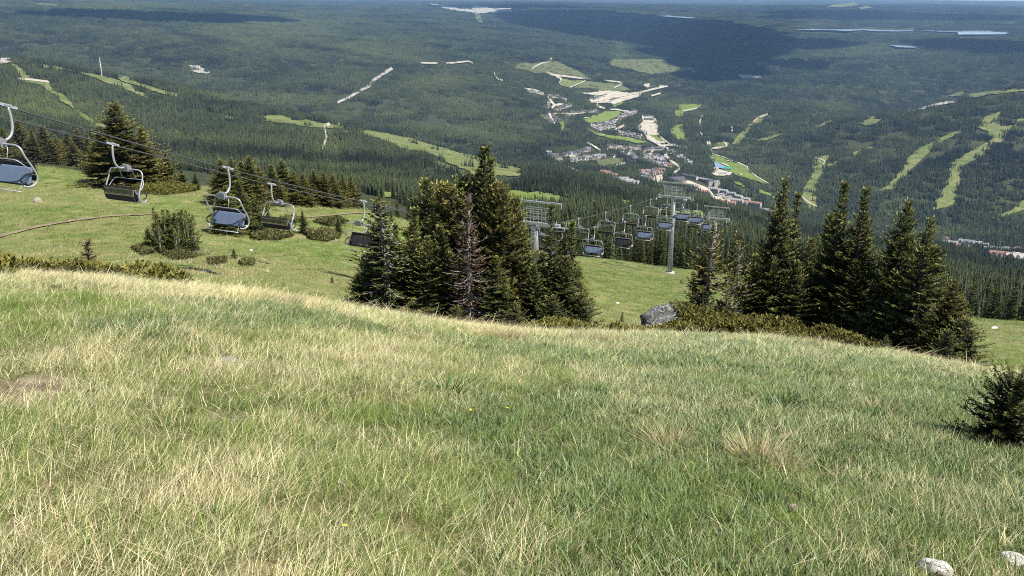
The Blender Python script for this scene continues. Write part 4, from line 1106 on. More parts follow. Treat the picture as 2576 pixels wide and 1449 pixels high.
def forest():
    mt = M['forest']
    med = [proto_obj('spruce_shape', *simple_spruce(60 + k, 12, 1.5 + .18 * k, 26, 8), mt) for k in range(5)]
    rg = np.random.default_rng(3)
    def cluster(seed, size, n, H, lev, nb):
        r = np.random.default_rng(seed); V = []; C = []
        for k in range(n):
            v, c = simple_spruce(seed * 100 + k, H * r.uniform(.6, 1.2), H * r.uniform(.11, .17), lev, nb)
            V.append(v + np.array([r.uniform(-.5, .5) * size, r.uniform(-.5, .5) * size, -.6])); C.append(np.clip(c + r.normal(0, .22), 0, 1))
        return proto_obj('spruce_stand', np.concatenate(V), np.concatenate(C), mt)
    c25 = [cluster(400 + k, 34, 14, 26, 12, 6) for k in range(6)]
    c70 = [cluster(500 + k, 76, 40, 28, 7, 5) for k in range(5)]
    c200 = [cluster(600 + k, 260, 170, 25, 4, 4) for k in range(3)]
    def put(name, y0, y1, sp, seed, protos, label, s0, s1, slope=True, cut=None):
        p, z, u, v = forest_points(y0, y1, sp, seed, 4. if y0 < 1000 else 13.)
        r = np.random.default_rng(seed + 1); n = len(p)
        li = np.clip(lightness(u, v) + .75 * (fbm(p[:, 0] / 260, p[:, 1] / 260, 13, 3) - .53) * 1.4, 0, 1)
        reg = mask(u, v, _regp)
        keep = r.random(n) > np.where(reg, .62, .30 * li)
        if cut is not None: keep &= cut(p, u, v)
        if HOUSEXY:
            H = np.array(HOUSEXY); hu, hv = world2uv(H[:, 0], H[:, 1], H[:, 2])
            for k in range(len(H)):
                if H[k, 1] < y0 * .8 or H[k, 1] > y1 * 1.3: continue
                d = np.abs(p[:, 0] - H[k, 0]); e = H[k, 1] - p[:, 1]
                keep &= ~((d < H[k, 3]) & (e < H[k, 4]) & (e > -H[k, 3]))
        p, z, u, v, li, reg = p[keep], z[keep], u[keep], v[keep], li[keep], reg[keep]; n = len(p)
        s = r.uniform(s0, s1, n) * np.where(reg, .5, 1) * (1 - .25 * li) * ((.52 + .48 * sst(1100, 2900, p[:, 1])) if y0 > 1000 else 1)
        sz = s * r.uniform(.85, 1.15, n)
        rot = np.zeros((n, 3)); rot[:, 2] = r.uniform(0, 6.28, n)
        dk = fbm(p[:, 0] / 420 + 7, p[:, 1] / 420, 23, 3)
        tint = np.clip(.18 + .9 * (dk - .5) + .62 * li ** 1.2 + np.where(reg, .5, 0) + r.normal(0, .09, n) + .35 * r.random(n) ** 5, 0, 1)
        return p, z, rot, np.stack([s, s, sz], 1), tint, u, v
    # individual spruces just over the rim: the largest ones are things of their own
    cutn = lambda p, u, v: (p[:, 1] > np.interp(u, [450, 900, 1150, 1480, 1900], [1000, 640, 330, 162, 160]) + 25 * vnoise(p[:, 0] / 15, p[:, 1] / 15, 7))
    p, z, rot, scl, tint, u, v = put('forest', 158, 1150, 5.6, 71, med, '', .55, 1.15, cut=cutn)
    size = scl[:, 2] * 12 / p[:, 1]
    # only trees whose top is in view count as seen
    tt = _topvis(p, z, scl[:, 2] * 12)
    inview = (u > -10) & (u < 2586) & tt
    o = np.argsort(-np.where(inview, size, 0))[:230]
    first = None
    rest = np.ones(len(p), bool); rest[o] = False
    near_m = []
    for k in range(4):
        KV, KC, BR, ax = spruce_parts(900 + k, 12, 1.6 + .25 * k, dz=.42, nb=(5, 7), spire=.35, twig=.16, tw=2.3, ragged=.3, z0=.06, tipbias=-.12)
        cmb = crown_mesh('tall_spruce', KV, KC, M['spruce'])
        mb = MB(); mb.tube([(0, 0, -.6), (0, 0, 6), (0, 0, 11.6)], [.2, .13, .02], 6)
        V = np.concatenate([KV.reshape(-1, 3), np.array(mb.v)]); n4 = len(KV) * 4
        fs = [tuple(range(i, i + 4)) for i in range(0, n4, 4)] + [tuple(i + n4 for i in f) for f in mb.f]
        near_m.append(mesh_np('tall_spruce', V, fs, [M['spruce'], M['bark']], [0] * len(KV) + [1] * len(mb.f), attrs={'col': ('FLOAT', np.concatenate([np.repeat(KC, 4), np.zeros(len(mb.v))]))}))
    for q, i in enumerate(o):
        ob = link('tall_spruce', near_m[q % 4], None, (p[i, 0], p[i, 1], z[i] - .2)); ob.rotation_euler = (0, 0, rot[i, 2]); ob.scale = (scl[i, 0] * .95, scl[i, 0] * .95, scl[i, 2])
        side = 'left of the clump' if u[i] < 1150 else ('between the clump and the right row' if u[i] < 1950 else 'behind the right row')
        tag(ob, 'tall dark spruce at the forest edge ' + side, 'tree', 'tall spruces at the forest edge ' + side)
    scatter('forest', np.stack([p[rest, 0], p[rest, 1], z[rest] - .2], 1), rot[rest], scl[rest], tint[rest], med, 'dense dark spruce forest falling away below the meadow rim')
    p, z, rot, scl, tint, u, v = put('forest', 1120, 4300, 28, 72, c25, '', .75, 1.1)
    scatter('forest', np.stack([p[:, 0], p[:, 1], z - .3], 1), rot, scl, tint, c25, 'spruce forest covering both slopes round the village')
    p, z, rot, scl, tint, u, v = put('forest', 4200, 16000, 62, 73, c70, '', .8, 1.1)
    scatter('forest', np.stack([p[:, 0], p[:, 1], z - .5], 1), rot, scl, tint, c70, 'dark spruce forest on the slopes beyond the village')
    # young bright growth on the scrubby cuts
    PP = []
    for a, b, c, d, poly in _regp:
        r = np.random.default_rng(int(a)); W = P(poly[:, 0], poly[:, 1], 700)[:, :2]; x0, y0 = W.min(0); x1, y1 = W.max(0)
        n = int((x1 - x0) * (y1 - y0) / 330); q = np.stack([r.uniform(x0, x1, n), r.uniform(y0, y1, n)], 1)
        q = q[inpoly(q[:, 0], q[:, 1], W.tolist())]; q = q[r.random(len(q)) < .35 + .9 * (fbm(q[:, 0] / 90, q[:, 1] / 90, 3, 2) - .3)]; PP.append(q)
    q = np.concatenate(PP); r = np.random.default_rng(5); n = len(q); s = r.uniform(.22, .5, n) * (1 + 1.0 * (r.random(n) < .06))
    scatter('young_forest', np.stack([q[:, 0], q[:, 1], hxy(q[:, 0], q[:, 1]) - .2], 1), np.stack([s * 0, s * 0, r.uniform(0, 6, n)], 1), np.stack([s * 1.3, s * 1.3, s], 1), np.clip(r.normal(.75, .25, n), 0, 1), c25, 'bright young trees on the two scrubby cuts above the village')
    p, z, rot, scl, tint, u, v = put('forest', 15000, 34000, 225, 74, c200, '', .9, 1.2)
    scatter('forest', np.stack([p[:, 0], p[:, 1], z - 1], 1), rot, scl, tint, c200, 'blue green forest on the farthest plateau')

def _topvis(p, z, h):
    th = p[:, 0] / p[:, 1]; t = (z + h) / p[:, 1]
    fi = np.clip((th + .75) / 1.5 * 699, 0, 699).astype(int); fj = np.searchsorted(_gy, p[:, 1]) - 3
    cm = np.maximum.accumulate(_ZT[:, np.searchsorted(_gy, 2.0):], axis=1); j0 = np.searchsorted(_gy, 2.0)
    return t > cm[fi, np.clip(fj - j0, 0, cm.shape[1] - 1)] + .004
# ---------------------------------------------------------------- foreground grass
def mat_blade(name, green_a, green_b, straw_a, straw_b, fixed=None, trans=.25):
    m, nt, b = newmat(name)
    r = attr(nt, 'col'); t = attr(nt, 'tint', 'INSTANCER') if fixed is None else math_(nt, 'ADD', fixed, 0.); hgt = attr(nt, 'hgt')
    g = mixc(nt, r, green_a, green_b); s = mixc(nt, r, straw_a, straw_b)
    f = math_(nt, 'SMOOTH_MIN', math_(nt, 'MAXIMUM', math_(nt, 'MULTIPLY', math_(nt, 'SUBTRACT', t, attr(nt, 'pick')), 6.), 0.), 1., .1)
    # blades dry from the tip
    f = math_(nt, 'MAXIMUM', f, math_(nt, 'MULTIPLY', math_(nt, 'SUBTRACT', hgt, .72, None, True), 1.6))
    c = mixc(nt, math_(nt, 'MINIMUM', f, 1.), g, s)
    c = mixc(nt, math_(nt, 'MINIMUM', f, 1.), g, s)
    oi = nd(nt, 'ShaderNodeObjectInfo'); hs = nd(nt, 'ShaderNodeHueSaturation'); nt.links.new(c, hs.inputs['Color'])
    nt.links.new(math_(nt, 'MULTIPLY_ADD', oi.outputs['Random'], .75, .66), hs.inputs['Value']); c = hs.outputs[0]
    nt.links.new(c, b.inputs['Base Color']); b.inputs['Roughness'].default_value = .5; b.inputs['Specular IOR Level'].default_value = .35
    out = [n for n in nt.nodes if n.type == 'OUTPUT_MATERIAL'][0]
    tr = nd(nt, 'ShaderNodeBsdfTranslucent'); mx = nd(nt, 'ShaderNodeMixShader'); mx.inputs[0].default_value = trans
    nt.links.new(c, tr.inputs[0]); nt.links.new(b.outputs[0], mx.inputs[1]); nt.links.new(tr.outputs[0], mx.inputs[2]); nt.links.new(mx.outputs[0], out.inputs[0])
    return m
M['grass'] = mat_blade('meadow grass', (.080, .145, .018), (.205, .285, .052), (.42, .36, .18), (.80, .71, .44))
M['straw'] = mat_blade('dry tussock grass', (.085, .150, .018), (.20, .275, .045), (.42, .34, .17), (.78, .66, .38), fixed=.92)
M['leafy'] = mat_blade('leafy ground cover', (.060, .110, .036), (.165, .225, .090), (.20, .20, .07), (.30, .28, .12), trans=.15)
M['leafdark'] = mat_blade('dark leaf plants', (.022, .070, .012), (.075, .16, .028), (.14, .16, .04), (.2, .2, .06), trans=.2)

def blades(seed, n, rad, h0, h1, w, lean, curl, wob=.3, seg=3, spread=0., leaf=False):
    """one tuft: n bent blades inside a disc"""
    rg = np.random.default_rng(seed); V = []; Fq = []; col = []; pick = []; hg = []
    for k in range(n):
        a = rg.uniform(0, 6.28); d = rad * math.sqrt(rg.random()); x, y = d * math.cos(a), d * math.sin(a)
        H = rg.uniform(h0, h1); az = rg.uniform(-wob, wob) * math.pi
        dirx, diry = math.cos(az), math.sin(az)
        sp = spread * d / max(rad, 1e-6)
        l = rg.uniform(.3, 1.3) * lean; cu = rg.uniform(.2, 1.5) * curl
        dx = dirx * l + math.cos(a) * sp; dy = diry * l + math.sin(a) * sp
        ww = w * rg.uniform(.7, 1.3); fa = rg.uniform(0, 3.14)
        sx, sy = math.cos(fa) * ww / 2, math.sin(fa) * ww / 2
        c = rg.random(); pk = rg.random(); n0 = len(V)
        for i in range(seg + 1):
            s = i / seg
            px = x + H * (dx * s + dx * cu * s * s); py = y + H * (dy * s + dy * cu * s * s)
            pz = H * (s - .35 * cu * s * s) - .02
            k2 = (1 - s) if not leaf else (.35 + 1.1 * s - 1.35 * s * s)
            k2 = max(k2, .08)
            V.append((px - sx * k2, py - sy * k2, pz)); V.append((px + sx * k2, py + sy * k2, pz))
            col += [c, c]; pick += [pk, pk]; hg += [s, s]
        for i in range(seg): Fq.append((n0 + 2 * i, n0 + 2 * i + 1, n0 + 2 * i + 3, n0 + 2 * i + 2))
    return np.array(V), np.array(Fq), col, pick, hg
def blade_mesh(name, data, mat):
    V, Fq, c, p, h = data
    return mesh_np(name, V, Fq, [mat], attrs={'col': ('FLOAT', c), 'pick': ('FLOAT', p), 'hgt': ('FLOAT', h)})
def blade_obj(name, data, mat): return bpy.data.objects.new(name, blade_mesh(name, data, mat))

def ground_pts(y0, y1, dens, seed, thm=.80):
    rg = np.random.default_rng(seed); n = int(thm * (y1 * y1 - y0 * y0) * dens)
    Y = np.sqrt(rg.uniform(y0 * y0, y1 * y1, n)); X = rg.uniform(-thm, thm, n) * Y
    Z = hxy(X, Y); u, v = world2uv(X, Y, Z)
    return X, Y, Z, u, v, rg

def straw_field(x, y, u, v):
    """how dry the turf is at a place: broad patches, drier along the crest and at the lower left"""
    t = .44 + 1.15 * (fbm(x / 1.5, y / 2.2, 41, 3) - .5) + .5 * (vnoise(x / .45, y / .5, 44) - .5)
    yc = np.interp((np.clip(x / np.maximum(y, .1), -.9, .9) + .9) / 1.8 * (NT - 1), np.arange(NT), KY)
    t += .50 * sst(.60, .98, y / yc)
    t += .16 * np.exp(-((u - 500) / 700) ** 2) * sst(1000, 1400, v)
    t -= .12 * sst(1300, 2300, u) * sst(880, 1100, v)
    t += .20 * np.exp(-((u - 1300) / 260) ** 2 - ((v - 1380) / 120) ** 2)
    t -= .22 * np.exp(-((u - 1050) / 230) ** 2 - ((v - 1060) / 60) ** 2) + .25 * np.exp(-((u - 560) / 110) ** 2 - ((v - 1020) / 50) ** 2)
    return t
def blue_field(x, y, u, v):
    b = .5 * sst(900, 1900, u + .25 * (v - 900)) + .55 * np.exp(-((u - 550) / 330) ** 2 - ((v - 810) / 45) ** 2) + .9 * (fbm(x / 1.7, y / 2.2, 51, 3) - .5) - .1 * sst(1150, 1300, v) * sst(1500, 1100, u)
    return b

BARE = [(40, 985, 150, 50), (45, 1330, 60, 30), (580, 1052, 90, 20), (1990, 855, 220, 34), (2080, 890, 130, 22), (700, 1135, 60, 16), (400, 1240, 60, 16), (2450, 935, 160, 24)]
def bareness(x, y, u, v):
    r = np.zeros(len(u))
    for bu, bv, ru, rv in BARE:
        q = ((u - bu) / ru) ** 2 + ((v - bv) / rv) ** 2
        r = np.maximum(r, 1 - sst(.4, 1.2, q + .8 * (vnoise(x * 3, y * 3, 8) - .5)))
    return r

def knoll_only(x, y):
    yc = np.interp((np.clip(x / np.maximum(y, .1), -.9, .9) + .9) / 1.8 * (NT - 1), np.arange(NT), KY)
    return y < yc * 1.28

def grass():
    mg, ml = M['grass'], M['leafy']
    fine = [blade_obj('grass_tuft', blades(100 + k, 40, .060, .025, .095 + .012 * (k % 3), .0035, .55, .7, .62), mg) for k in range(8)]
    tall = [blade_obj('grass_tuft', blades(120 + k, 8, .06, .07, .18, .0034, .75, .7, .5, 4), mg) for k in range(4)]
    leaf = [blade_obj('leaf_tuft', blades(140 + k, 20, .065, .035, .08, .0125, .18, .35, 1., 3, .6, True), ml) for k in range(5)]
    P_, Rt, Sc, Tn = [], [], [], []
    def collect(bands, accept, tintf, smin, smax, rzr, grow, crest=0.):
        P_, Rt, Sc, Tn = [], [], [], []
        for y0, y1, dens, sd in bands:
            X, Y, Z, u, v, rg = ground_pts(y0, y1, dens, sd)
            k = knoll_only(X, Y) & (v < 1640)
            for sx, sy, sr, fr in STONES:
                k &= ~((np.abs(X - sx) < sr) & (Y < sy + sr * .4) & (Y > sy - fr))
            k &= (rg.random(len(X)) < accept(X, Y, u, v))
            X, Y, Z, u, v = X[k], Y[k], Z[k], u[k], v[k]; n = len(X)
            s = rg.uniform(smin, smax, n) * (1 + grow * sst(5, 18, Y))
            if crest: s = s * (1 + crest * sst(.7, .98, Y / np.interp((np.clip(X / Y, -.9, .9) + .9) / 1.8 * (NT - 1), np.arange(NT), KY)) * rg.random(n) ** 2)
            w = s * (1 + .9 * sst(5, 20, Y))
            P_.append(np.stack([X, Y, Z], 1)); Rt.append(np.stack([np.zeros(n), np.zeros(n), rg.uniform(-rzr, rzr, n) + .12], 1))
            Sc.append(np.stack([w, w, s], 1)); Tn.append(np.clip(tintf(X, Y, u, v) + rg.normal(0, .10, n), 0, 1))
        return [np.concatenate(q) for q in (P_, Rt, Sc, Tn)]
    sf = lambda x, y, u, v: straw_field(x, y, u, v) + .5 * bareness(x, y, u, v)
    clump = lambda x, y: sst(.25, .62, .6 * vnoise(x / .17, y / .20, 71) + .4 * vnoise(x / .5, y / .6, 72))
    acc = lambda x, y, u, v: (1 - .80 * bareness(x, y, u, v)) * np.clip(1.1 - .85 * np.clip(blue_field(x, y, u, v), 0, 1), .12, 1) * (.22 + .78 * clump(x, y))
    a = collect([(1.2, 5, 640, 1), (5, 10, 330, 2), (10, 28, 125, 3)], acc, sf, .55, 1.35, 1.1, .15)
    scatter('meadow_grass', *a, fine, 'mixed green and straw grass covering the foreground knoll', 'grass')
    acc2 = lambda x, y, u, v: (1 - .85 * bareness(x, y, u, v)) * (.3 + .7 * clump(x, y)) * np.clip(-.05 + .9 * straw_field(x, y, u, v) - .45 * np.clip(blue_field(x, y, u, v), 0, 1), 0, 1)
    a = collect([(1.2, 5, 42, 11), (5, 10, 42, 12), (10, 28, 30, 13)], acc2, lambda x, y, u, v: sf(x, y, u, v) + .28, .5, 1.1, .9, .0, 1.3)
    scatter('tall_dry_grass', *a, tall, 'taller straw coloured grass leaning to the right across the knoll', 'grass')
    acc3 = lambda x, y, u, v: (1 - .8 * bareness(x, y, u, v)) * sst(.10, .55, blue_field(x, y, u, v))
    a = collect([(1.2, 5, 330, 21), (5, 10, 230, 22), (10, 28, 110, 23)], acc3, lambda x, y, u, v: .12 + .2 * (sf(x, y, u, v) - .5), .7, 1.3, 3.1, .2)
    scatter('leafy_ground_cover', *a, leaf, 'grey green leafy ground cover between the grasses', 'ground cover')
    # flattened thatch between the living tufts
    thatch = [blade_obj('thatch', blades(220 + k, 26, .09, .03, .09, .0038, 1.7, .3, 1., 2), mg) for k in range(4)]
    a = collect([(1.2, 5, 120, 31), (5, 10, 70, 32), (10, 24, 26, 33)], lambda x, y, u, v: np.clip(.45 + .6 * straw_field(x, y, u, v), 0, 1), lambda x, y, u, v: .48 + .3 * (sf(x, y, u, v) - .5), .6, 1.3, 3.1, .2)
    scatter('dead_grass', *a, thatch, 'flattened dead grass lying between the living tufts', 'grass')
    # low herbs
    herb = [blade_obj('herb', blades(240 + k, 13, .035, .02, .05, .016, .25, .4, 1., 3, .9, True), M['leafdark']) for k in range(3)]
    a = collect([(1.2, 6, 16, 41), (6, 20, 7, 42)], lambda x, y, u, v: sst(.45, .7, fbm(x / .9, y / 1.1, 91, 2)), lambda x, y, u, v: .15 + 0 * x, .7, 1.6, 3.1, .2)
    scatter('low_herbs', *a, herb, 'small dark green herbs scattered through the turf', 'ground cover')
    # short turf on the slope beyond the knoll
    M['turf'] = mat_blade('slope turf', (.085, .150, .026), (.205, .275, .058), (.29, .25, .125), (.56, .48, .28))
    turf = [blade_obj('turf_tuft', blades(160 + k, 26, .22, .05, .17, .016, .55, .5, .6, 2), M['turf']) for k in range(4)]
    X, Y, Z, u, v, rg = ground_pts(28, 165, 9.5, 31, .72)
    path = [p for p in _openp if p[4][:, 1].max() < 620 and p[4][:, 0].max() < 940 and p[4][:, 1].min() > 500]
    k = ~mask(u, v, path) & ~knoll_only(X, Y) & (rg.random(len(X)) < np.clip(1.25 - Y / 190 - .45 * sst(2300, 2420, u), .12, 1) * (.25 + .75 * sst(.3, .6, vnoise(X / .9, Y / 1.1, 66))))
    X, Y, Z, u, v = X[k], Y[k], Z[k], u[k], v[k]; n = len(X)
    dry = .36 + 1.7 * (fbm(X / 9, Y / 11, 61, 4) - .5) + .75 * (vnoise(X / 1.6, Y / 2, 62) - .5)
    dry += .22 * np.exp(-((u - 700) / 330) ** 2 - ((v - 690) / 70) ** 2) + .25 * np.exp(-((u - 330) / 260) ** 2 - ((v - 470) / 35) ** 2) - .15 * np.exp(-((u - 130) / 200) ** 2 - ((v - 570) / 60) ** 2) - .10 * sst(1400, 1500, u) + .12 * (vnoise(X / 4, Y / 5, 67) - .3)
    s = rg.uniform(.6, 1.3, n)
    scatter('slope_turf', np.stack([X, Y, Z], 1), np.stack([np.zeros(n), np.zeros(n), rg.uniform(-1, 1, n)], 1), np.stack([s * 1.25, s * 1.25, s * 1.1], 1), np.clip(dry + rg.normal(0, .10, n), 0, 1), turf, 'short green and tan turf on the open slope under the lift', 'grass')

    # tussocks one can point at
    tus = [blade_mesh('tussock', blades(180 + k, 420, .075, .06, .125, .0036, .10, .5, 1., 4, .75), M['straw']) for k in range(3)]
    def with_tint(me, t):
        return me
    def tussock(u, v, sz, label, k, group=None):
        p = P1(u, v)
        o = link('grass_tussock', tus[k % 3], None, p); o.rotation_euler = (0, 0, k * 1.7); o.scale = (sz * 1.75, sz * 1.75, sz * 1.9)
        tag(o, label, 'tussock', group)
    tussock(1690, 1122, .95, 'round straw tussock right of centre in the leafy turf', 0)
    tussock(1908, 1152, 1.05, 'pale spiky straw tussock, the larger of two in the lower right turf', 1)
    tussock(1985, 1180, .6, 'small tan tussock just right of the pale spiky one', 2)
    tussock(2215, 1040, .9, 'straw tussock leaning over a dark leafy plant on the right', 2)
    for k, (u, v, s) in enumerate(((1240, 852, 1.5), (1285, 856, 1.3), (1205, 850, 1.1), (1400, 858, 1.2), (1475, 862, 1.5), (1522, 858, 1.3), (1560, 862, 1.0))):
        tussock(u, v, s, 'bright straw tussock on the crest before the middle clump', k, 'tussocks along the crest')
    tussock(2052, 872, 1.3, 'tan tussock on the stony patch beside the young spruces', 1)
    for k, (u, v, s) in enumerate(((610, 752, 1.3), (660, 758, 1.5), (720, 770, 1.4), (780, 778, 1.2))):
        tussock(u, v, s, 'pinkish straw tussock on the crest left of the middle clump', k, 'tussocks on the left crest')
    # dark leafy plants
    pl = [blade_mesh('leaf_plant', blades(200 + k, 70, .085, .05, .12, .022, .1, .5, 1., 3, .9, True), M['leafdark']) for k in range(3)]
    for k, (u, v, s, lab) in enumerate(((1128, 985, 1.5, 'bushy dark green leaf plant in the middle of the turf'), (1965, 1028, 1.7, 'broad leaved green plant right of centre'), (2190, 1052, 1.5, 'dark leaf plant under the leaning straw tussock'),
            (2240, 1050, 1.2, 'dark leaf plant right of the leaning straw tussock'), (1790, 1100, 1.0, 'green leaf plant between the two straw tussocks'), (1700, 1010, 1.0, 'leaf plant in the turf above the round straw tussock'),
            (2380, 1190, 1.1, 'dark leaf plant near the right edge of the turf'), (1930, 1270, .85, 'leaf plant left of the small white stone'), (1400, 1400, .8, 'bright leaf plant at the bottom edge right of centre'),
            (540, 1300, .7, 'small bright leaf plant in the long grass lower left'), (1860, 1215, .8, 'green leaf plant below the pale spiky tussock'), (1500, 985, 1.0, 'dark leaf plant in the turf below the boulder'), (840, 830, 1.2, 'dark leaf plant on the crest left of the middle clump'), (380, 840, 1.1, 'dark leaf plant among the pale crest grass on the left'))):
        p = P1(u, v); o = link('leaf_plant', pl[k % 3], None, p); o.rotation_euler = (0, 0, k * 2.1); o.scale = (s * .85,) * 3; tag(o, lab, 'plant')
    # small yellow flowers
    mb = MB()
    for k in range(9):
        a = k / 9 * 6.283; mb.add([(0, 0, .1), (.012 * math.cos(a - .25), .012 * math.sin(a - .25), .104), (.016 * math.cos(a), .016 * math.sin(a), .102), (.012 * math.cos(a + .25), .012 * math.sin(a + .25), .104)], [(0, 1, 2, 3)], 0)
    mb.tube([(0, 0, 0), (.004, 0, .05), (0, 0, .1)], .0016, 4, 1)
    fm = mb.mesh('yellow_flower', [plain('yellow petals', (.85, .66, .03), .6, 0, .1), M['fresh']])
    for k, (u, v) in enumerate(((1180, 1048), (1268, 1046), (860, 1365))):
        p = P1(u, v); o = link('yellow_flower', fm, None, p); o.rotation_euler = (.3, .2, k); o.scale = (.75,) * 3
        tag(o, 'tiny yellow flower in the green turf', 'flower', 'yellow flowers in the turf')
grass()
# ---------------------------------------------------------------- chairlift
LA = R(25.0)
LD = np.array([math.sin(LA), math.cos(LA)]); LNV = np.array([math.cos(LA), -math.sin(LA)])
NC, HG = -32.4, 2.2
NA, NB = NC - HG, NC + HG
def on_line(u, v, n):
    th, t = uv2tt(u, v); th = float(th); t = float(t)
    y = n / (LNV[0] * th + LNV[1]); x = th * y
    return LD[0] * x + LD[1] * y, t * y, x, y
A_PX = [(283, 365), (683, 465), (944, 520), (1130, 546), (1297, 560), (1345, 564), (1453, 551), (1586, 518), (1638, 500), (1663, 493), (1700, 506), (1746, 529), (1789, 545), (1830, 574)]
B_PX = [(20, 270), (573, 425), (915, 508), (1110, 549), (1250, 570), (1403, 577), (1448, 579), (1495, 573), (1628, 543), (1675, 524), (1725, 505), (1751, 515), (1782, 534), (1812, 551), (1850, 582)]
def make_rope(px, n):
    s, z = zip(*[on_line(u, v, n)[:2] for u, v in px])
    s = list(s); z = list(z)
    k = (z[1] - z[0]) / (s[1] - s[0])
    for d in (18, 40): s.insert(0, s[0] - d); z.insert(0, z[0] - k * d)
    k = (z[-1] - z[-2]) / (s[-1] - s[-2]) * .8
    for d in (30, 60): s.append(s[-1] + d); z.append(z[-1] + k * d)
    return np.array(s), np.array(z)
RA, RB = make_rope(A_PX, NA), make_rope(B_PX, NB)
for _s in (on_line(1348, 564, NC)[0], on_line(1696, 495, NC)[0], on_line(1802, 546, NC)[0]):
    _a = pchip(RA[0], RA[1], [_s])[0, 0]; _b = pchip(RB[0], RB[1], [_s])[0, 0]; _m = (_a + _b) / 2
    for _r, _d in ((RA, _m - _a), (RB, _m - _b)): _r[1][:] += _d * np.exp(-((_r[0] - _s) / 9) ** 2)
def rope_z(rp, s): return pchip(rp[0], rp[1], np.atleast_1d(s))[:, 0]
def sxy(s, n): return LNV[0] * n + LD[0] * s, LNV[1] * n + LD[1] * s
for rp, n, lab in ((RA, NA, 'left haul rope of the chairlift carrying the chairs that face away'), (RB, NB, 'right haul rope of the chairlift carrying the blue seated chairs')):
    ss = np.linspace(rp[0][0], rp[0][-1], 120); zz = rope_z(rp, ss); mb = MB()
    mb.tube([(*sxy(a, n), b) for a, b in zip(ss, zz)], .032, 5)
    tag(mb.build('haul_rope', M['rope']), lab, 'cable')

def arc(c, r, a0, a1, n, f):
    return [f(c, r, a0 + (a1 - a0) * k / n) for k in range(n + 1)]
def smooth_path(pts, k=4):
    p = np.array(pts, float); n = len(p); out = []
    for i in range(n - 1):
        p0 = p[max(i - 1, 0)]; p1 = p[i]; p2 = p[i + 1]; p3 = p[min(i + 2, n - 1)]
        for q in range(k):
            t = q / k
            out.append(.5 * ((2 * p1) + (-p0 + p2) * t + (2 * p0 - 5 * p1 + 4 * p2 - p3) * t * t + (-p0 + 3 * p1 - 3 * p2 + p3) * t ** 3))
    out.append(p[-1]); return out

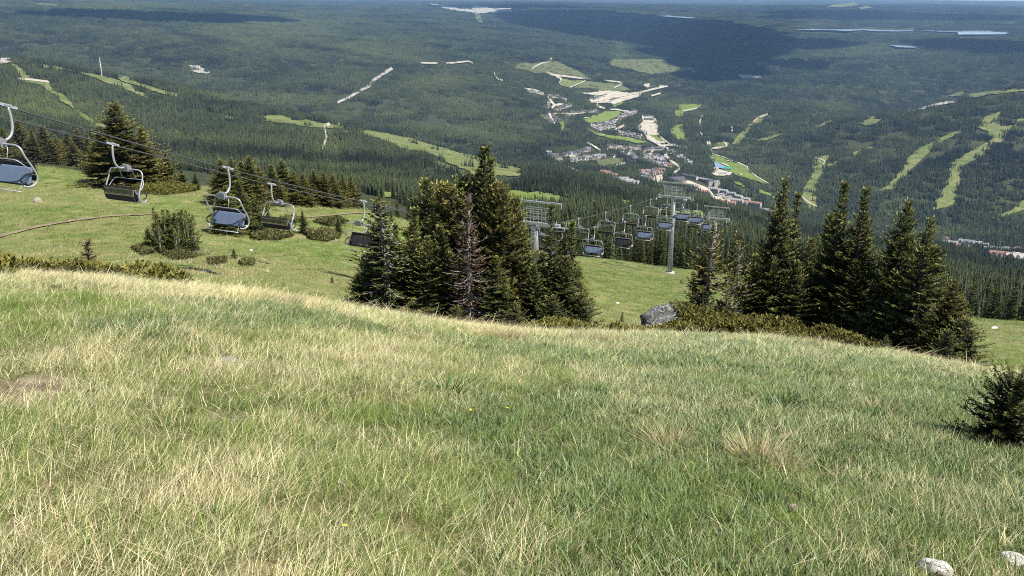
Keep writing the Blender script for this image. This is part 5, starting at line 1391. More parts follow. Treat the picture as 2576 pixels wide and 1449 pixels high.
# chair: x = across, y = the way the rider faces, z up; the rope passes through the origin
def chair_meshes():
    D = {}
    W = 1.02
    mb = MB(); mb.box((0, 0, .03), (.10, .52, .07)); mb.box((0, .28, .05), (.08, .14, .10)); mb.box((0, -.28, .05), (.08, .14, .10)); mb.box((0, 0, .08), (.14, .18, .07)); mb.tube([(-.09, .16, .07), (.09, .16, .07)], .035, 8)
    D['grip'] = mb.mesh('grip', [M['steel_light']])
    mb = MB(); mb.tube(smooth_path([(0, 0, 0), (0, -.05, -.35), (0, -.04, -.72), (0, .06, -.98), (0, .26, -1.12), (0, .52, -1.15)]), .048, 8)
    D['hanger_arm'] = mb.mesh('hanger_arm', [M['steel_light']], True)
    mb = MB(); mb.box((0, .58, -1.20), (.46, .24, .26)); mb.box((0, .58, -1.05), (.30, .18, .06))
    D['hanger_box'] = mb.mesh('hanger_box', [M['steel']])
    mb = MB()
    for s in (-1, 1):
        mb.tube(smooth_path([(0, .58, -1.22), (s * .6, .58, -1.22), (s * .92, .57, -1.25), (s * 1.06, .54, -1.38), (s * 1.10, .48, -1.62), (s * 1.12, .26, -2.05), (s * 1.12, .14, -2.35), (s * 1.10, .15, -2.56), (s * 1.07, .28, -2.70), (s * 1.05, .5, -2.73), (s * 1.02, .66, -2.67)]), .034, 7)
    mb.tube([(-W - .06, .2, -2.66), (W + .06, .2, -2.66)], .03, 6)
    D['bail_frame'] = mb.mesh('bail_frame', [M['steel_light']], True)
    mb = MB()
    n = 4; sw = (2 * W - .16) / n
    for k in range(n):
        x0 = -W + .08 + k * sw
        prof = [(.30, -2.66), (.36, -2.69), (.40, -2.66), (.17, -2.12), (.13, -2.09), (.09, -2.12)]
        vs = [(x0 + .015, y, z) for y, z in prof] + [(x0 + sw - .015, y, z) for y, z in prof]; m = len(prof)
        fs = [(i, (i + 1) % m, m + (i + 1) % m, m + i) for i in range(m)] + [tuple(reversed(range(m))), tuple(range(m, 2 * m))]
        mb.add(vs, fs)
    D['seat'] = mb.mesh('seat', [M['blue']])
    mb = MB(); mb.box((0, .22, -2.66), (2 * W - .1, .24, .05)); mb.box((0, .34, -2.715), (2 * W - .1, .06, .05)); D['seat_base'] = mb.mesh('seat_base', [M['black']])
    mb = MB()
    mb.box((0, -.02, -2.22), (2 * W - .12, .03, .32), 0, Matrix.Rotation(R(-10), 3, 'X'))
    D['backrest'] = mb.mesh('backrest', [M['slat']])
    mb = MB(); mb.box((0, .018, -2.14), (2 * W - .14, .03, .36), 0, Matrix.Rotation(R(-10), 3, 'X')); mb.tube([(-W + .05, -.05, -2.00), (W - .05, -.05, -2.00)], .028, 6)
    mb.box((0, .02, -2.50), (2 * W - .12, .04, .20))
    for k in range(5):
        x = -W + .1 + k * (2 * W - .2) / 4; mb.tube([(x, -.075, -2.04), (x, -.02, -2.42)], .012, 5)
    D['backrest_pad'] = mb.mesh('backrest_pad', [M['black']])
    mb = MB()
    mb.tube(smooth_path([(-W - .03, .10, -2.30), (-W - .04, .45, -2.02), (-W + .06, .66, -1.78), (-W + .25, .72, -1.72), (0, .72, -1.72), (W - .25, .72, -1.72), (W - .06, .66, -1.78), (W + .04, .45, -2.02), (W + .03, .10, -2.30)], 3), .017, 6)
    for s in (-1, 1): mb.tube([(s * .42, .58, -1.25), (s * .43, .62, -1.48), (s * .46, .72, -1.72)], .02, 6)
    D['restraint_bar'] = mb.mesh('restraint_bar', [M['steel_light']], True)
    for nm, s in (('armrest', -1), ('armrest', 1)):
        mb = MB(); mb.tube(smooth_path([(s * (W - .05), .06, -2.34), (s * (W - .02), .30, -2.28), (s * (W - .02), .58, -2.30), (s * (W - .02), .70, -2.42), (s * (W - .04), .66, -2.56), (s * (W - .05), .5, -2.6)]), .030, 6)
        D['armrest%d' % s] = mb.mesh('armrest', [M['black']], True)
    mb = MB()
    for s in (-1, 1): mb.tube([(s * .9, .62, -2.6), (s * .9, .78, -2.86)], .018, 5)
    mb.tube([(-.98, .78, -2.86), (.98, .78, -2.86)], .02, 6)
    D['footrest'] = mb.mesh('footrest', [M['steel_light']], True)
    return D
CH = chair_meshes()
def chair(u, rp, n, fwd, label, group, swing=0.):
    # the chair stands on its rope where column u crosses it
    th = float(uv2tt(u, 500)[0])
    for _ in range(4):
        y = n / (LNV[0] * th + LNV[1]); s = LD[0] * th * y + LD[1] * y; z = float(rope_z(rp, s)[0])
        uu, vv = world2uv(th * y, y, z); th += (u - uu) / F
    x, y = sxy(s, n); d = .25
    sl = math.atan2(float(rope_z(rp, s + d)[0] - rope_z(rp, s - d)[0]), 2 * d)
    rz = -LA if fwd > 0 else -LA + math.pi
    e = empty('lift_chair', (x, y, z), rz); tag(e, label, 'chairlift chair', group)
    e.rotation_euler = (0, swing, rz)
    for k, me in CH.items():
        nm = me.name.split('.')[0]
        o = link(nm, me, e)
        if k == 'grip': o.rotation_euler = (sl * fwd, 0, 0)
    return e
gA, gB = 'chairs riding away on the left rope', 'blue seated chairs facing the camera on the right rope'
for u, lab in ((283, 'chair facing away, hanging in front of the largest ridge tree'), (683, 'chair facing away, just above the small lone spruces on the slope'), (944, 'chair mostly hidden by the left spruce of the middle clump, on the left rope'),
               (1358, 'chair glimpsed behind the first lift tower'), (1456, 'chair facing away, just right of the narrow spire of the clump'), (1524, 'chair facing away, second right of the narrow spire'), (1586, 'chair facing away, third right of the narrow spire'),
               (1637, 'chair facing away, hanging just left of the second lift tower'), (1680, 'chair facing away, partly behind the second lift tower pole'), (1716, 'chair facing away, just right of the second lift tower'), (1747, 'chair facing away, midway between the second and third towers')):
    chair(u, RA, NA, 1, lab, gA)
for u, lab in ((20, 'blue seated chair cut by the left edge of the photo'), (573, 'blue seated chair over the slope, the one shown whole on the left'), (914, 'chair on the right rope behind the left spruce of the middle clump'), (1102, 'blue seat glimpsed between the spruces of the middle clump'),
               (1414, 'blue seat glimpsed through the narrow spires right of the first tower'), (1496, 'blue seated chair lowest against the green slope, right of the clump'), (1572, 'dark seated chair between two blue ones left of the second tower'), (1625, 'blue seated chair left of the second tower pole'),
               (1677, 'blue seated chair touching the second tower pole'), (1721, 'blue seated chair first right of the second tower'), (1754, 'blue seated chair second right of the second tower'), (1785, 'blue seated chair under the third tower')):
    e = chair(u, RB, NB, -1, lab, gB)
    if u == 1572:
        for c in e.children:
            if c.name.startswith('seat') and not c.name.startswith('seat_base'): c.data = c.data.copy(); c.data.materials[0] = M['black']
    if u in (914,):
        for c in e.children:
            if c.name.startswith('seat') and not c.name.startswith('seat_base'): c.data = c.data.copy(); c.data.materials[0] = M['black']

# towers; local x = across the line, y = along the line (downhill), z up from the crossarm level
def tower(s, label, drop=.16, detail=True, lf=4.9):
    x, y = sxy(s, NC)
    za = (float(rope_z(RA, s)[0]) + float(rope_z(RB, s)[0])) / 2 + drop
    g = hz(x, y); H = za - g
    tilt = 0.
    e = empty('lift_tower', (x, y, g), -LA); tag(e, label, 'lift tower', 'chairlift towers')
    M_ = lambda p: (p[0], p[1], p[2] + H)
    mb = MB(); mb.tube([(0, 0, -.5), (0, 0, H * .5), (0, 0, H)], [.36, .31, .26], 14); mb.build('pole', M['steel'], e, True)
    mb = MB(); mb.tube([(0, 0, -.6), (0, 0, .18)], [.75, .70], 12); mb.tube([(0, 0, .17), (0, 0, .24)], [.5, .5], 12); mb.build('footing', M['concrete'], e)
    mb = MB()
    for sx in (-.16, .16): mb.tube([(sx - .1, -.46, .5), (sx - .1, -.40, H - .2)], .022, 5)
    z = .6
    while z < H - .2: mb.tube([(-.26, -.46, z), (.06, -.46, z)], .016, 4); z += .3
    for z in np.arange(.9, H, 1.6): mb.tube([(-.1, -.45, z), (0, -.2, z)], .02, 4)
    mb.build('ladder', M['steel_light'], e)
    Rt = Matrix.Rotation(tilt, 3, 'Y')
    hd = empty('crossarm', (0, 0, 0)) if False else None
    mb = MB(); mb.box((0, 0, H + .05), (2 * HG + .5, .34, .34), 0, Rt); mb.box((0, .0, H - .25), (.7, .5, .3), 0, Rt)
    ca = mb.build('crossarm', M['steel_light'], e)
    mb = MB()
    T = lambda p: tuple(Rt @ Vector(p) + Vector((0, 0, H)))
    for sx in (-1, 1):
        mb.tube([T((sx * 1.35, 0, .2)), T((sx * 1.75, 0, 2.1))], .085, 6)
    mb.build('frame_post', M['steel'], e)
    mb = MB(); mb.box(T((0, 0, 2.15)), (lf, .16, .18), 0, Rt); mb.box(T((0, 0, 2.3)), (.12, .12, .18), 0, Rt)
    for sx in (-1, 1): mb.box(T((sx * (lf / 2 - .05), 0, 1.95)), (.08, .1, .5), 0, Rt)
    mb.build('lifting_beam', M['steel_light'], e)
    mb = MB()                                     # hand rails of the work platform
    for zz in (.65, 1.15, 1.55): mb.tube([T((-1.15, -.35, zz)), T((1.15, -.35, zz))], .026, 5); mb.tube([T((-1.15, .35, zz)), T((1.15, .35, zz))], .026, 5)
    for sx in (-1.15, -.4, .4, 1.15):
        for sy in (-.35, .35): mb.tube([T((sx, sy, .2)), T((sx, sy, 1.56))], .024, 5)
    mb.tube([T((.25, 0, .2)), T((.25, 0, 2.1))], .03, 5)
    mb.build('platform_rail', M['steel_light'], e)
    for sx, rp, n in ((-1, RA, NA), (1, RB, NB)):
        zr = float(rope_z(rp, s)[0]) - g; d = .5
        sl = math.atan2(float(rope_z(rp, s + d)[0] - rope_z(rp, s - d)[0]), 2 * d)
        Rs = Matrix.Rotation(sl, 3, 'X'); c = Vector((sx * HG, 0, zr))
        mb = MB()
        S = lambda p: tuple(Rs @ Vector(p) + c)
        mb.box(S((.10, 0, -.26)), (.06, 3.2, .12), 0, Rs); mb.box(S((-.10, 0, -.26)), (.06, 3.2, .12), 0, Rs)
        mb.box(S((.30, 0, .08)), (.34, 3.4, .05), 0, Rs)
        mb.tube([S((0, 0, -.26)), (sx * HG, 0, H + .05)], .09, 6)
        for q in (-1.3, 1.3): mb.tube([S((.12, q, -.26)), S((.34, q, .1)), S((.36, q, .75))], .03, 5)
        sh = mb.build('sheave_beam', M['steel_light'], e)
        for k in range(8):
            mb = MB(); q = -1.4 + k * .4
            mb.tube([S((-.05, q, -.22)), S((.05, q, -.22))], .19, 12); mb.build('sheave_wheel', M['rubber'], sh)
        for q in (-1.75, 1.75):
            mb = MB(); mb.tube([S((-.04, q, -.12)), S((.04, q, -.12))], .13, 10); mb.build('catcher', M['white'], sh)
s1 = on_line(1348, 564, NC)[0]; s2 = on_line(1696, 495, NC)[0]; s3 = on_line(1802, 546, NC)[0]
tower(s1, 'first lift tower, half hidden behind the right spires of the middle clump', lf=5.2)
tower(s2, 'second lift tower, standing in the open at the rim of the green slope')
tower(s3, 'third lift tower, lower beyond the rim behind the golden spruce top', lf=4.6)

# small lift in the forest meadows behind the first tower
def far_tower(u, v, h, label):
    p = P1(u, v, 220); e = empty('lift_tower', p, -.3); tag(e, label, 'lift tower', 'towers of the lift in the forest meadow')
    mb = MB(); mb.tube([(0, 0, -.5), (0, 0, h)], [.35, .22], 8); mb.build('pole', M['steel'], e)
    mb = MB(); mb.box((0, 0, h), (5, .3, .3)); mb.tube([(-1.2, 0, h), (-1.5, 0, h + 1.6), (1.5, 0, h + 1.6), (1.2, 0, h)], .09, 5); mb.build('crossarm', M['steel_light'], e)
    for sx in (-2.3, 2.3):
        mb = MB(); mb.box((sx, 0, h - .45), (.25, 3, .35)); mb.build('sheave_beam', M['steel_light'], e)
far_tower(1372, 512, 8, 'small lift tower at the left of the forest meadow, seen past the clump')
far_tower(1402, 510, 8, 'small lift tower in the middle of the forest meadow')
far_tower(1424, 508, 8, 'small lift tower at the right end of the forest meadow')
# ---------------------------------------------------------------- village
def house_mesh(name, w, d, h, roof, wall, rmat, wmat, dormer=True, chim=True):
    mb = MB()
    x, y = w / 2, d / 2
    mb.add([(-x, -y, -1), (x, -y, -1), (x, y, -1), (-x, y, -1), (-x, -y, h), (x, -y, h), (x, y, h), (-x, y, h), (-x, 0, h + roof), (x, 0, h + roof)],
           [(0, 1, 5, 4), (2, 3, 7, 6), (3, 0, 4, 8, 7), (1, 2, 6, 9, 5)], 0)
    o = .7
    k = roof / y
    mb.add([(-x - o, -y - o, h - o * k), (x + o, -y - o, h - o * k), (x + o, 0, h + roof + .05), (-x - o, 0, h + roof + .05),
            (-x - o, -y - o, h - o * k + .3), (x + o, -y - o, h - o * k + .3), (x + o, 0, h + roof + .35), (-x - o, 0, h + roof + .35)],
           [(4, 5, 6, 7), (0, 3, 2, 1), (0, 1, 5, 4), (0, 4, 7, 3), (1, 2, 6, 5)], 1)
    mb.add([(-x - o, y + o, h - o * k), (x + o, y + o, h - o * k), (x + o, 0, h + roof + .05), (-x - o, 0, h + roof + .05),
            (-x - o, y + o, h - o * k + .3), (x + o, y + o, h - o * k + .3), (x + o, 0, h + roof + .351), (-x - o, 0, h + roof + .351)],
           [(7, 6, 5, 4), (1, 2, 3, 0), (4, 5, 1, 0), (3, 7, 4, 0), (5, 6, 2, 1)], 1)
    if dormer:
        n = max(1, int(w / 9))
        for i in range(n):
            cx = -x + w * (i + .5) / n
            for sy in (-1, 1):
                mb.add([(cx - 1.8, sy * y * 1.02, h - .2), (cx + 1.8, sy * y * 1.02, h - .2), (cx + 1.8, sy * y * 1.02, h + roof * .45), (cx - 1.8, sy * y * 1.02, h + roof * .45), (cx, sy * y * 1.02, h + roof * .85), (cx, sy * y * .1, h + roof * .85), (cx - 2.2, sy * y * 1.1, h + roof * .35), (cx + 2.2, sy * y * 1.1, h + roof * .35), (cx - 2.2, sy * y * .5, h + roof * .4), (cx + 2.2, sy * y * .5, h + roof * .4), (cx, sy * y * 1.1, h + roof * .9)],
                       [(0, 1, 2, 4, 3)], 0)
                n0 = len(mb.v) - 11
                mb.f += [(n0 + 6, n0 + 10, n0 + 5, n0 + 8), (n0 + 7, n0 + 9, n0 + 5, n0 + 10)]; mb.m += [1, 1]
    nw = max(2, int(w / 4)); fl = max(1, int(h / 3))
    for f in range(fl):
        for i in range(nw):
            cx = -x + w * (i + .5) / nw; z = 1 + f * 3
            for sy in (-1, 1):
                yy = sy * (y + .03); mb.add([(cx - .8, yy, z), (cx + .8, yy, z), (cx + .8, yy, z + 1.3), (cx - .8, yy, z + 1.3)], [(0, 1, 2, 3)], 2)
    if chim: mb.box((x * .4, y * .3, h + roof), (1, 1, 2.2), 0)
    return mb.mesh(name, [wmat, rmat, M['pane']])
M['pane'] = plain('window glass', (.05, .06, .08), .2, 0, .1, 2., .5)
RF = {'dark': plain('dark shingle roof', (.075, .072, .085), .8), 'grey': plain('grey metal roof', (.23, .23, .25), .55, 0, .15), 'pale': plain('pale grey roof', (.29, .285, .285), .6, 0, .12), 'terra': plain('terracotta roof', (.27, .15, .115), .8), 'green': plain('green roof', (.03, .30, .24), .6), 'brown': plain('brown roof', (.13, .095, .085), .8)}
WL = {'tan': plain('tan siding', (.40, .34, .26), .85), 'dark': plain('dark timber siding', (.14, .11, .09), .85), 'grey': plain('grey siding', (.32, .32, .32), .85), 'cream': plain('cream stucco', (.44, .39, .32), .85)}
HM = {}
def hmesh(kind, rf, wl):
    k = (kind, rf, wl)
    if k not in HM:
        dims = {'chalet': (15, 12, 6, 4.5), 'duplex': (22, 13, 7, 5), 'small': (12, 10, 5, 4), 'row': (34, 14, 8, 5), 'block': (46, 18, 13, 6), 'hotel': (70, 19, 15, 6.5), 'big': (60, 34, 9, 9), 'tower': (26, 24, 20, 7), 'long': (95, 17, 13, 6)}[kind]
        HM[k] = house_mesh({'block': 'lodge', 'hotel': 'hotel', 'big': 'lodge', 'tower': 'hotel', 'long': 'hotel'}.get(kind, 'house'), dims[0], dims[1], dims[2], dims[3], None, RF[rf], WL[wl], kind not in ('big',), kind in ('chalet', 'duplex', 'small', 'tower'))
    return HM[k]
rv = random.Random(12)
def house(u, v, kind, rf, wl, rz, label, group, s=1., ymin=700):
    p = P1(u, v, ymin)
    me = hmesh(kind, rf, wl)
    o = link(me.name.split('.')[0], me, None, p); o.rotation_euler = (0, 0, rz); o.scale = (s, s, s)
    tag(o, label, 'hotel' if kind in ('block', 'hotel', 'tower', 'long') else 'house', group)
    w = {'chalet': 10, 'duplex': 13, 'small': 9, 'row': 18, 'block': 25, 'hotel': 36, 'big': 33, 'tower': 16, 'long': 48}[kind]
    HOUSEXY.append((p[0], p[1], p[2], w * s + 6, 125 if kind in ('chalet', 'small', 'duplex') else 150))
    return o
def row(pts, n, label, group, kinds=('chalet',), roofs=('dark', 'dark', 'grey'), walls=('tan', 'dark', 'grey'), s=1., dbl=0.):
    yard(pts); ROWS.append((pts, n))
    p = np.array(pts, float); L = np.concatenate([[0], np.cumsum(np.hypot(*np.diff(p, axis=0).T))])
    for k in range(n):
        q = L[-1] * (k + .5) / n
        u = np.interp(q, L, p[:, 0]) + rv.uniform(-.7, .7); v = np.interp(q, L, p[:, 1]) + rv.uniform(-.6, .6)
        u2 = np.interp(min(q + 1, L[-1]), L, p[:, 0]); v2 = np.interp(min(q + 1, L[-1]), L, p[:, 1]); u1 = np.interp(q - 1, L, p[:, 0]); v1 = np.interp(q - 1, L, p[:, 1])
        if dbl: v += dbl * (1 if k % 2 else -1)
        A, B = P([u1, u2], [v1, v2], 700)
        rz = math.atan2(B[1] - A[1], B[0] - A[0]) + rv.choice((0, math.pi / 2, math.pi / 2)) + rv.uniform(-.12, .12)
        house(u, v, rv.choice(kinds), rv.choice(roofs), rv.choice(walls), rz, label, group, 1.3 * s * rv.uniform(.88, 1.12))
def yard(pts):
    drape('village_yard', ribbon(pts, 9, 9), M['yard'], 700, step=3, jit=2.2, lift=.0007, openit=False)
M['yard'] = mat_two('village yards', (.07, .085, .035), (.36, .325, .26), .05)
ROWS = []
def village():
    C, D2, S = 'chalet', 'duplex', 'small'
    def up(pts, n, lab, **kw): row(P5(*pts), n, lab, lab + ' group', **kw)
    up(((190, 640), (330, 665), (480, 705)), 6, 'dark roofed chalet at the far left tip of the upper village', kinds=(C, D2))
    up(((545, 725), (680, 745), (820, 800)), 9, 'dark roofed chalet behind the pale fork of the upper village road', kinds=(C, D2))
    up(((520, 805), (560, 850), (520, 925)), 6, 'dark roofed chalet left of the pale fork of the upper village road')
    up(((640, 945), (760, 910), (900, 865)), 9, 'dark roofed chalet along the right branch of the upper village road', kinds=(C, D2))
    up(((790, 1005), (1000, 985), (1280, 950)), 17, 'chalet in the long straight row beside the upper fairway', roofs=('dark', 'dark', 'brown'))
    up(((510, 1030), (550, 1090), (600, 1150)), 6, 'dark chalet left of the short pale lane in the upper village', roofs=('dark',), kinds=(C, D2))
    up(((625, 1020), (670, 1080), (725, 1125)), 6, 'dark chalet right of the short pale lane in the upper village', roofs=('dark',), kinds=(C, D2))
    up(((1175, 785), (1300, 745), (1430, 712)), 8, 'dark roofed house in the new row on the gravel field', roofs=('dark',))
    up(((1480, 805), (1600, 768)), 5, 'dark roofed house in the short row below the gravel field', roofs=('dark',))
    up(((1590, 1075), (1720, 1015), (1880, 980)), 15, 'house in the double row left of the gravel car park', dbl=3, roofs=('dark', 'grey', 'grey'))
    up(((1280, 1165), (1420, 1140), (1560, 1115)), 10, 'house under the upper fairway', roofs=('dark', 'grey'))
    up(((1180, 1170), (1330, 1230), (1560, 1180)), 9, 'pale walled house among the trees under the upper fairway', roofs=('grey', 'pale'))
    up(((1550, 1285), (1740, 1300), (1950, 1350)), 15, 'house in the double row above the middle fairway', dbl=3, roofs=('grey', 'dark', 'brown'))
    u, v = P5((2062, 1095))[0]; house(u, v, 'big', 'dark', 'dark', .2, 'large dark roofed building at the top of the gravel car park', None)
    u, v = P5((2050, 1052))[0]; house(u, v, 'row', 'grey', 'grey', .1, 'long grey roofed building behind the large dark roofed one', None)
    def lo(pts, n, lab, **kw): row(P6(*pts), n, lab, lab + ' group', **kw)
    lo(((40, 225), (100, 255), (175, 290)), 6, 'dark roofed chalet at the left end of the lower village', kinds=(C, D2))
    lo(((215, 245), (350, 232), (500, 175)), 9, 'chalet under the green slope in the left part of the lower village', kinds=(C, D2))
    lo(((290, 305), (470, 285), (660, 258)), 10, 'chalet below the curving pale road of the lower village', kinds=(C, D2), roofs=('dark', 'grey', 'grey'))
    lo(((690, 160), (860, 162), (1040, 170)), 13, 'chalet in the top row of the lower village', roofs=('grey', 'pale', 'dark'))
    lo(((975, 205), (965, 250), (1010, 295)), 9, 'chalet beside the short steep lane in the lower village', dbl=3, roofs=('grey', 'dark'))
    lo(((850, 215), (890, 262)), 4, 'chalet left of the short steep lane in the lower village')
    lo(((1090, 190), (1200, 178), (1320, 175)), 8, 'chalet at the top right of the lower village', roofs=('grey', 'dark'))
    lo(((1100, 265), (1220, 265), (1330, 300)), 14, 'chalet in the dense double row of the lower village', dbl=4, roofs=('grey', 'pale', 'dark'))
    lo(((1120, 315), (1260, 340), (1410, 365)), 11, 'brown roofed house in the curving row of the lower village', roofs=('brown', 'grey', 'terra'))
    lo(((1400, 215), (1510, 270), (1620, 365)), 14, 'house in the long curved row along the forest edge', dbl=3, roofs=('grey', 'dark', 'pale'))
    lo(((220, 405), (310, 435), (405, 475)), 8, 'chalet among the trees above the near forest edge', kinds=(C, D2))
    lo(((640, 452), (720, 470), (800, 500)), 4, 'brownish lodge above the near forest edge', kinds=('row',), roofs=('terra', 'brown', 'grey'))
    lo(((820, 540), (960, 595)), 5, 'pale lodge half hidden by the near forest', kinds=('row', D2), roofs=('pale', 'grey'), walls=('cream',))
    lo(((1060, 455), (1180, 435), (1310, 430)), 13, 'terrace house in the dense cluster above the plaza', dbl=4, roofs=('brown', 'grey', 'terra'), kinds=(D2, C))
    lo(((1050, 495), (1200, 512)), 5, 'terrace house left of the pale plaza', roofs=('brown', 'grey'))
    lo(((1280, 620), (1330, 660)), 1, 'grey lodge half hidden by trees under the lift beam', kinds=('row',))
    def one(X, Y, kind, rf, wl, rz, lab, s=1.): u, v = P6((X, Y))[0]; house(u, v, kind, rf, wl, rz, lab, None, s)
    one(1440, 535, 'big', 'dark', 'tan', .15, 'very large dark roof just above the top beam of the second tower', 1.25)
    one(1590, 495, 'long', 'dark', 'tan', -.85, 'long dark hotel right of the very large dark roof', .95)
    one(1730, 530, 'long', 'grey', 'dark', -.85, 'long grey hotel beside the forest edge', .95)
    one(1820, 570, 'tower', 'dark', 'tan', .3, 'square dark hotel block, the left of a pair')
    one(1885, 585, 'tower', 'grey', 'cream', .3, 'square pale hotel block, the right of a pair')
    one(1860, 640, 'block', 'pale', 'tan', -.6, 'pale roofed hotel wing at the top of the resort centre')
    one(1960, 660, 'block', 'pale', 'grey', -.75, 'pale roofed hotel wing second along the resort centre')
    one(2040, 690, 'block', 'grey', 'tan', -.5, 'grey hotel wing third along the resort centre')
    one(2120, 720, 'block', 'pale', 'cream', -.8, 'pale hotel wing fourth along the resort centre')
    one(2200, 750, 'block', 'pale', 'tan', -.6, 'last pale hotel wing along the resort centre')
    one(1930, 710, 'block', 'grey', 'tan', .7, 'grey hotel standing crosswise below the pale wings')
    one(2010, 740, 'block', 'grey', 'tan', .7, 'second grey hotel standing crosswise below the pale wings')
    one(2100, 770, 'hotel', 'pale', 'cream', -.7, 'long pale hotel on the lower edge of the resort centre')
    one(1680, 665, 'row', 'terra', 'cream', -.4, 'red roofed lodge at the left of the main street')
    one(1745, 672, 'block', 'terra', 'tan', -.3, 'red roofed lodge in the middle of the main street')
    one(1640, 650, 'row', 'grey', 'cream', .4, 'small grey lodge above the red roofed ones')
    one(1940, 790, 'block', 'terra', 'cream', -.5, 'terracotta hotel at the lower left of the resort centre')
    one(2030, 800, 'block', 'terra', 'tan', -.4, 'terracotta hotel second from the left at the lower edge')
    one(2170, 790, 'block', 'terra', 'cream', -.6, 'terracotta hotel third from the left at the lower edge')
    one(2290, 800, 'hotel', 'terra', 'cream', -.6, 'largest terracotta hotel at the right end of the resort centre')
    one(2400, 870, 'block', 'pale', 'cream', -.6, 'pale hotel with reddish walls at the edge of the right hand spruces')
    one(2460, 895, 'block', 'terra', 'cream', -.6, 'terracotta hotel just left of the right hand spruces')
    one(2010, 405, 'row', 'green', 'white' if 'white' in WL else 'cream', -.3, 'clubhouse with a bright green roof beside the pond', 1.2)
    one(1885, 405, 'small', 'pale', 'cream', .2, 'white tent roof left of the green roofed clubhouse', 1.6)
    one(1960, 455, 'row', 'pale', 'grey', .1, 'pale shed below the green roofed clubhouse')
    one(1410, 140, 'row', 'pale', 'cream', .1, 'white building beside the bend under the gravel car park')
    def rt(pts, n, lab, **kw): row(Q3(*pts), n, lab, lab + ' group', **kw)
    rt(((1970, 615), (2040, 660), (2140, 690)), 5, 'red brown building at the left of the right edge hamlet', kinds=('row', D2), roofs=('terra', 'pale', 'brown'), walls=('cream', 'tan'))
    rt(((2090, 630), (2220, 645), (2300, 665)), 4, 'grey roofed building at the back of the right edge hamlet', kinds=('row', D2), roofs=('grey', 'pale'))
    rt(((2310, 700), (2430, 695), (2570, 690)), 6, 'dark roofed lodge in the right edge hamlet', kinds=('row', D2), roofs=('dark', 'grey', 'brown'), walls=('tan', 'cream'))
    rt(((2370, 740), (2470, 760), (2590, 770)), 5, 'reddish lodge at the lower edge of the right edge hamlet', kinds=('row', D2), roofs=('terra', 'pale', 'brown'), walls=('cream', 'tan'))
    drape('parking_lot', Q3((2010, 650), (2200, 685), (2320, 705), (2576, 735), (2600, 770), (2380, 735), (2180, 700), (2030, 680)), M['gravel'], 700, lift=.0012)
    # hut in the near forest, lodge on the left ridge, mast
    def hut():
        p = P1(1520, 538, 200); e = empty('hut', p, .5); tag(e, 'small tan hut with a yellowish flat roof in the forest left of the second tower', 'hut')
        mb = MB(); mb.box((0, 0, 1.9), (4.2, 3.8, 4.6)); mb.build('wall', WL['cream'], e)
        mb = MB(); mb.add([(-2.6, -2.5, 4.25), (2.6, -2.5, 4.25), (2.6, 2.5, 5.0), (-2.6, 2.5, 5.0), (-2.6, -2.5, 4.5), (2.6, -2.5, 4.5), (2.6, 2.5, 5.25), (-2.6, 2.5, 5.25)], [(4, 5, 6, 7), (3, 2, 1, 0), (0, 1, 5, 4), (1, 2, 6, 5), (2, 3, 7, 6), (3, 0, 4, 7)])
        mb.build('roof', plain('yellowish roof', (.55, .52, .28), .7), e)
        mb = MB(); mb.box((-.6, -1.93, 1.0), (1, .08, 2.2)); mb.build('door', M['bark'], e)
        HOUSEXY.append((p[0], p[1], p[2], 7, 16))
    hut()
    u, v = R1((45, 462))[0]; house(u, v, 'row', 'pale', 'cream', .4, 'pale lodge at the top of the left ski run', None, 1.1)
    u, v = R1((70, 455))[0]; house(u, v, 'duplex', 'grey', 'cream', .2, 'lift station right of the pale lodge on the left ridge', None)
    p = P1(257, 193, 700); t = float(uv2tt(250, 145)[1]); h = t * p[1] - p[2]
    e = empty('radio_mast', p, .3); tag(e, 'slim white radio mast rising from the forest on the left hillside', 'mast')
    mb = MB()
    for k in range(3):
        a = k * 2.094; mb.tube([(1.6 * math.cos(a), 1.6 * math.sin(a), -1), (.9 * math.cos(a), .9 * math.sin(a), h)], .38, 5)
    for q in range(14):
        z = h * q / 14; z2 = h * (q + 1) / 14; r = 1.6 - .7 * q / 14
        for k in range(3):
            a = k * 2.094; b = a + 2.094; mb.tube([(r * math.cos(a), r * math.sin(a), z), (r * math.cos(b), r * math.sin(b), z2)], .16, 4)
    mb.build('lattice', M['white'], e)
    for q, r in ((.52, 2.2), (.62, 2.4), (.78, 2.0)):
        mb = MB(); mb.tube([(0, -1.5, h * q), (0, -2.6, h * q + .3)], [r, r * .9], 12); mb.build('dish', M['white'], e)
    HOUSEXY.append((p[0], p[1], p[2], 10, 30))
    # single posts on the left run
    for u, v, lab in ((164, 176, 'grey lift pylon at the top of the left hand run'), (256, 190, 'grey pylon beside the radio mast')):
        pass
village()
def more_houses():
    """the rest of the tightly packed houses, past the three hundred that are things of their own"""
    rg = np.random.default_rng(6); pr = []
    for rf, wl in (('dark', 'tan'), ('grey', 'grey'), ('dark', 'dark'), ('brown', 'tan')):
        pr.append(bpy.data.objects.new('house_shape', hmesh('small', rf, wl)))
    uv = []
    for pts, n in ROWS:
        q = resample(pts, 1.0, False); k = int(n * 1.1)
        b = q[rg.integers(0, len(q), k)] + np.stack([rg.normal(0, 1.5, k), rg.choice((-1, 1), k) * rg.uniform(2., 4.6, k)], 1); uv.append(b)
    uv = np.concatenate(uv); W = P(uv[:, 0], uv[:, 1], 700); n = len(W)
    for w in W: HOUSEXY.append((w[0], w[1], w[2], 13, 115))
    s = rg.uniform(.95, 1.45, n)
    scatter('village_houses', W, np.stack([s * 0, s * 0, rg.uniform(0, 6.28, n)], 1), np.stack([s, s, s], 1), s * 0, pr, 'tightly packed small houses filling the gaps between the village rows', 'houses')
more_houses()
forest()

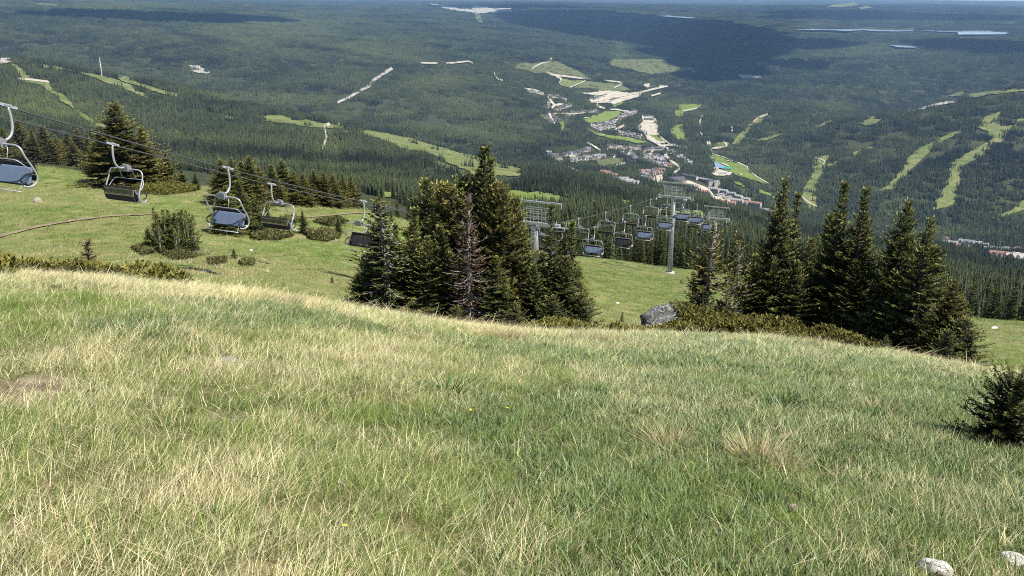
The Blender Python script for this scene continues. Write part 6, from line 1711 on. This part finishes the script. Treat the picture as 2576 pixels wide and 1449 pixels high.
# ---------------------------------------------------------------- clouds above the picture whose shade lies on the far slopes, and the air
def cloud(name, poly, alt, puff, label, ymin=1500, n=90):
    """a field of flat billows above the air, its outline set by where its shade falls"""
    b = resample(poly, 7, True)
    W = P(b[:, 0], b[:, 1], ymin)
    C = (W + np.array(SUN)[None] * ((alt - W[:, 2]) / SUN.z)[:, None])[:, :2]
    rg = np.random.default_rng(len(poly)); lo, hi = C.min(0), C.max(0)
    q = rg.uniform(lo, hi, (n * 30, 2)); q = q[inpoly(q[:, 0], q[:, 1], C.tolist())][:n]
    e = np.min(np.hypot(q[:, None, 0] - C[None, :, 0], q[:, None, 1] - C[None, :, 1]), axis=1)
    import bmesh
    bm = bmesh.new()
    for (x, y), d in zip(q, e):
        r = min(puff * rg.uniform(.5, 1.3), d * 1.1 + puff * .12)
        m = Matrix.Translation((x, y, alt + rg.uniform(-.1, .1) * r)) @ Matrix.Rotation(rg.uniform(0, 6), 4, 'Z') @ Matrix.Diagonal((r * rg.uniform(.8, 1.5), r * rg.uniform(.7, 1.2), r * .32, 1))
        bmesh.ops.create_icosphere(bm, subdivisions=2, radius=1, matrix=m)
    me = bpy.data.meshes.new(name); bm.to_mesh(me); bm.free(); me.materials.append(M['cloud'])
    for p in me.polygons: p.use_smooth = True
    tag(link(name, me), label, 'cloud', None, 'stuff')
M['cloud'] = plain('cloud', (.9, .9, .92), 1., 0, .03)
cloud('cloud', [(1275, 28), (1400, 26), (1520, 28), (1650, 40), (1800, 52), (1930, 74), (1965, 95), (1960, 125), (1905, 150), (1900, 185), (1840, 208), (1770, 210), (1715, 190), (1700, 150), (1640, 132), (1560, 108), (1460, 88), (1370, 76), (1290, 60)], 5000, 800, 'cloud above the valley whose shade darkens the far forest', n=260)
cloud('cloud', [(1960, 30), (2100, 26), (2300, 34), (2480, 36), (2560, 44), (2500, 52), (2300, 50), (2100, 48), (1980, 46)], 5000, 900, 'cloud above the far lakes whose shade bands the plateau', n=110)
cloud('cloud', [(1960, 100), (2060, 98), (2160, 110), (2120, 122), (2000, 128), (1950, 118)], 4000, 420, 'small cloud whose shade lies just below the lakes', n=50)
cloud('cloud', [(2280, 104), (2420, 100), (2580, 112), (2640, 130), (2500, 138), (2360, 124)], 4000, 420, 'small cloud whose shade lies on the slope right of the lakes', n=60)
cloud('cloud', [(1960, 150), (2080, 158), (2060, 178), (1970, 172)], 3600, 300, 'smallest cloud over the forest below the lakes', n=30)
cloud('cloud', [(1100, 16), (1250, 10), (1420, 14), (1440, 20), (1250, 22), (1120, 24)], 5000, 900, 'small cloud above the farthest ridge', n=50)
cloud('cloud', [(60, 28), (300, 30), (620, 40), (760, 52), (560, 58), (300, 50), (80, 42)], 4600, 520, 'long thin cloud above the left hand hills', n=70)

def haze():
    zt = 45.0; zb = float(GV[:, 2].min()) - 60
    X = 63000.0
    mb = MB(); mb.box((0, 0, (zt + zb) / 2), (2 * X, 2 * X, zt - zb))
    m = bpy.data.materials.new('haze'); m.use_nodes = True; nt = m.node_tree; nt.nodes.clear()
    o = nt.nodes.new('ShaderNodeOutputMaterial'); v = nt.nodes.new('ShaderNodeVolumePrincipled')
    v.inputs['Color'].default_value = (.36, .61, 1, 1); v.inputs['Density'].default_value = HAZE; v.inputs['Anisotropy'].default_value = .0
    nt.links.new(v.outputs[0], o.inputs['Volume'])
    ob = mb.build('haze', m); tag(ob, 'thin blue air over the valley', 'haze', None, 'stuff')
HAZE = 1.8e-5
if HAZE: haze()
print('ground top', GV[:, 2].max())
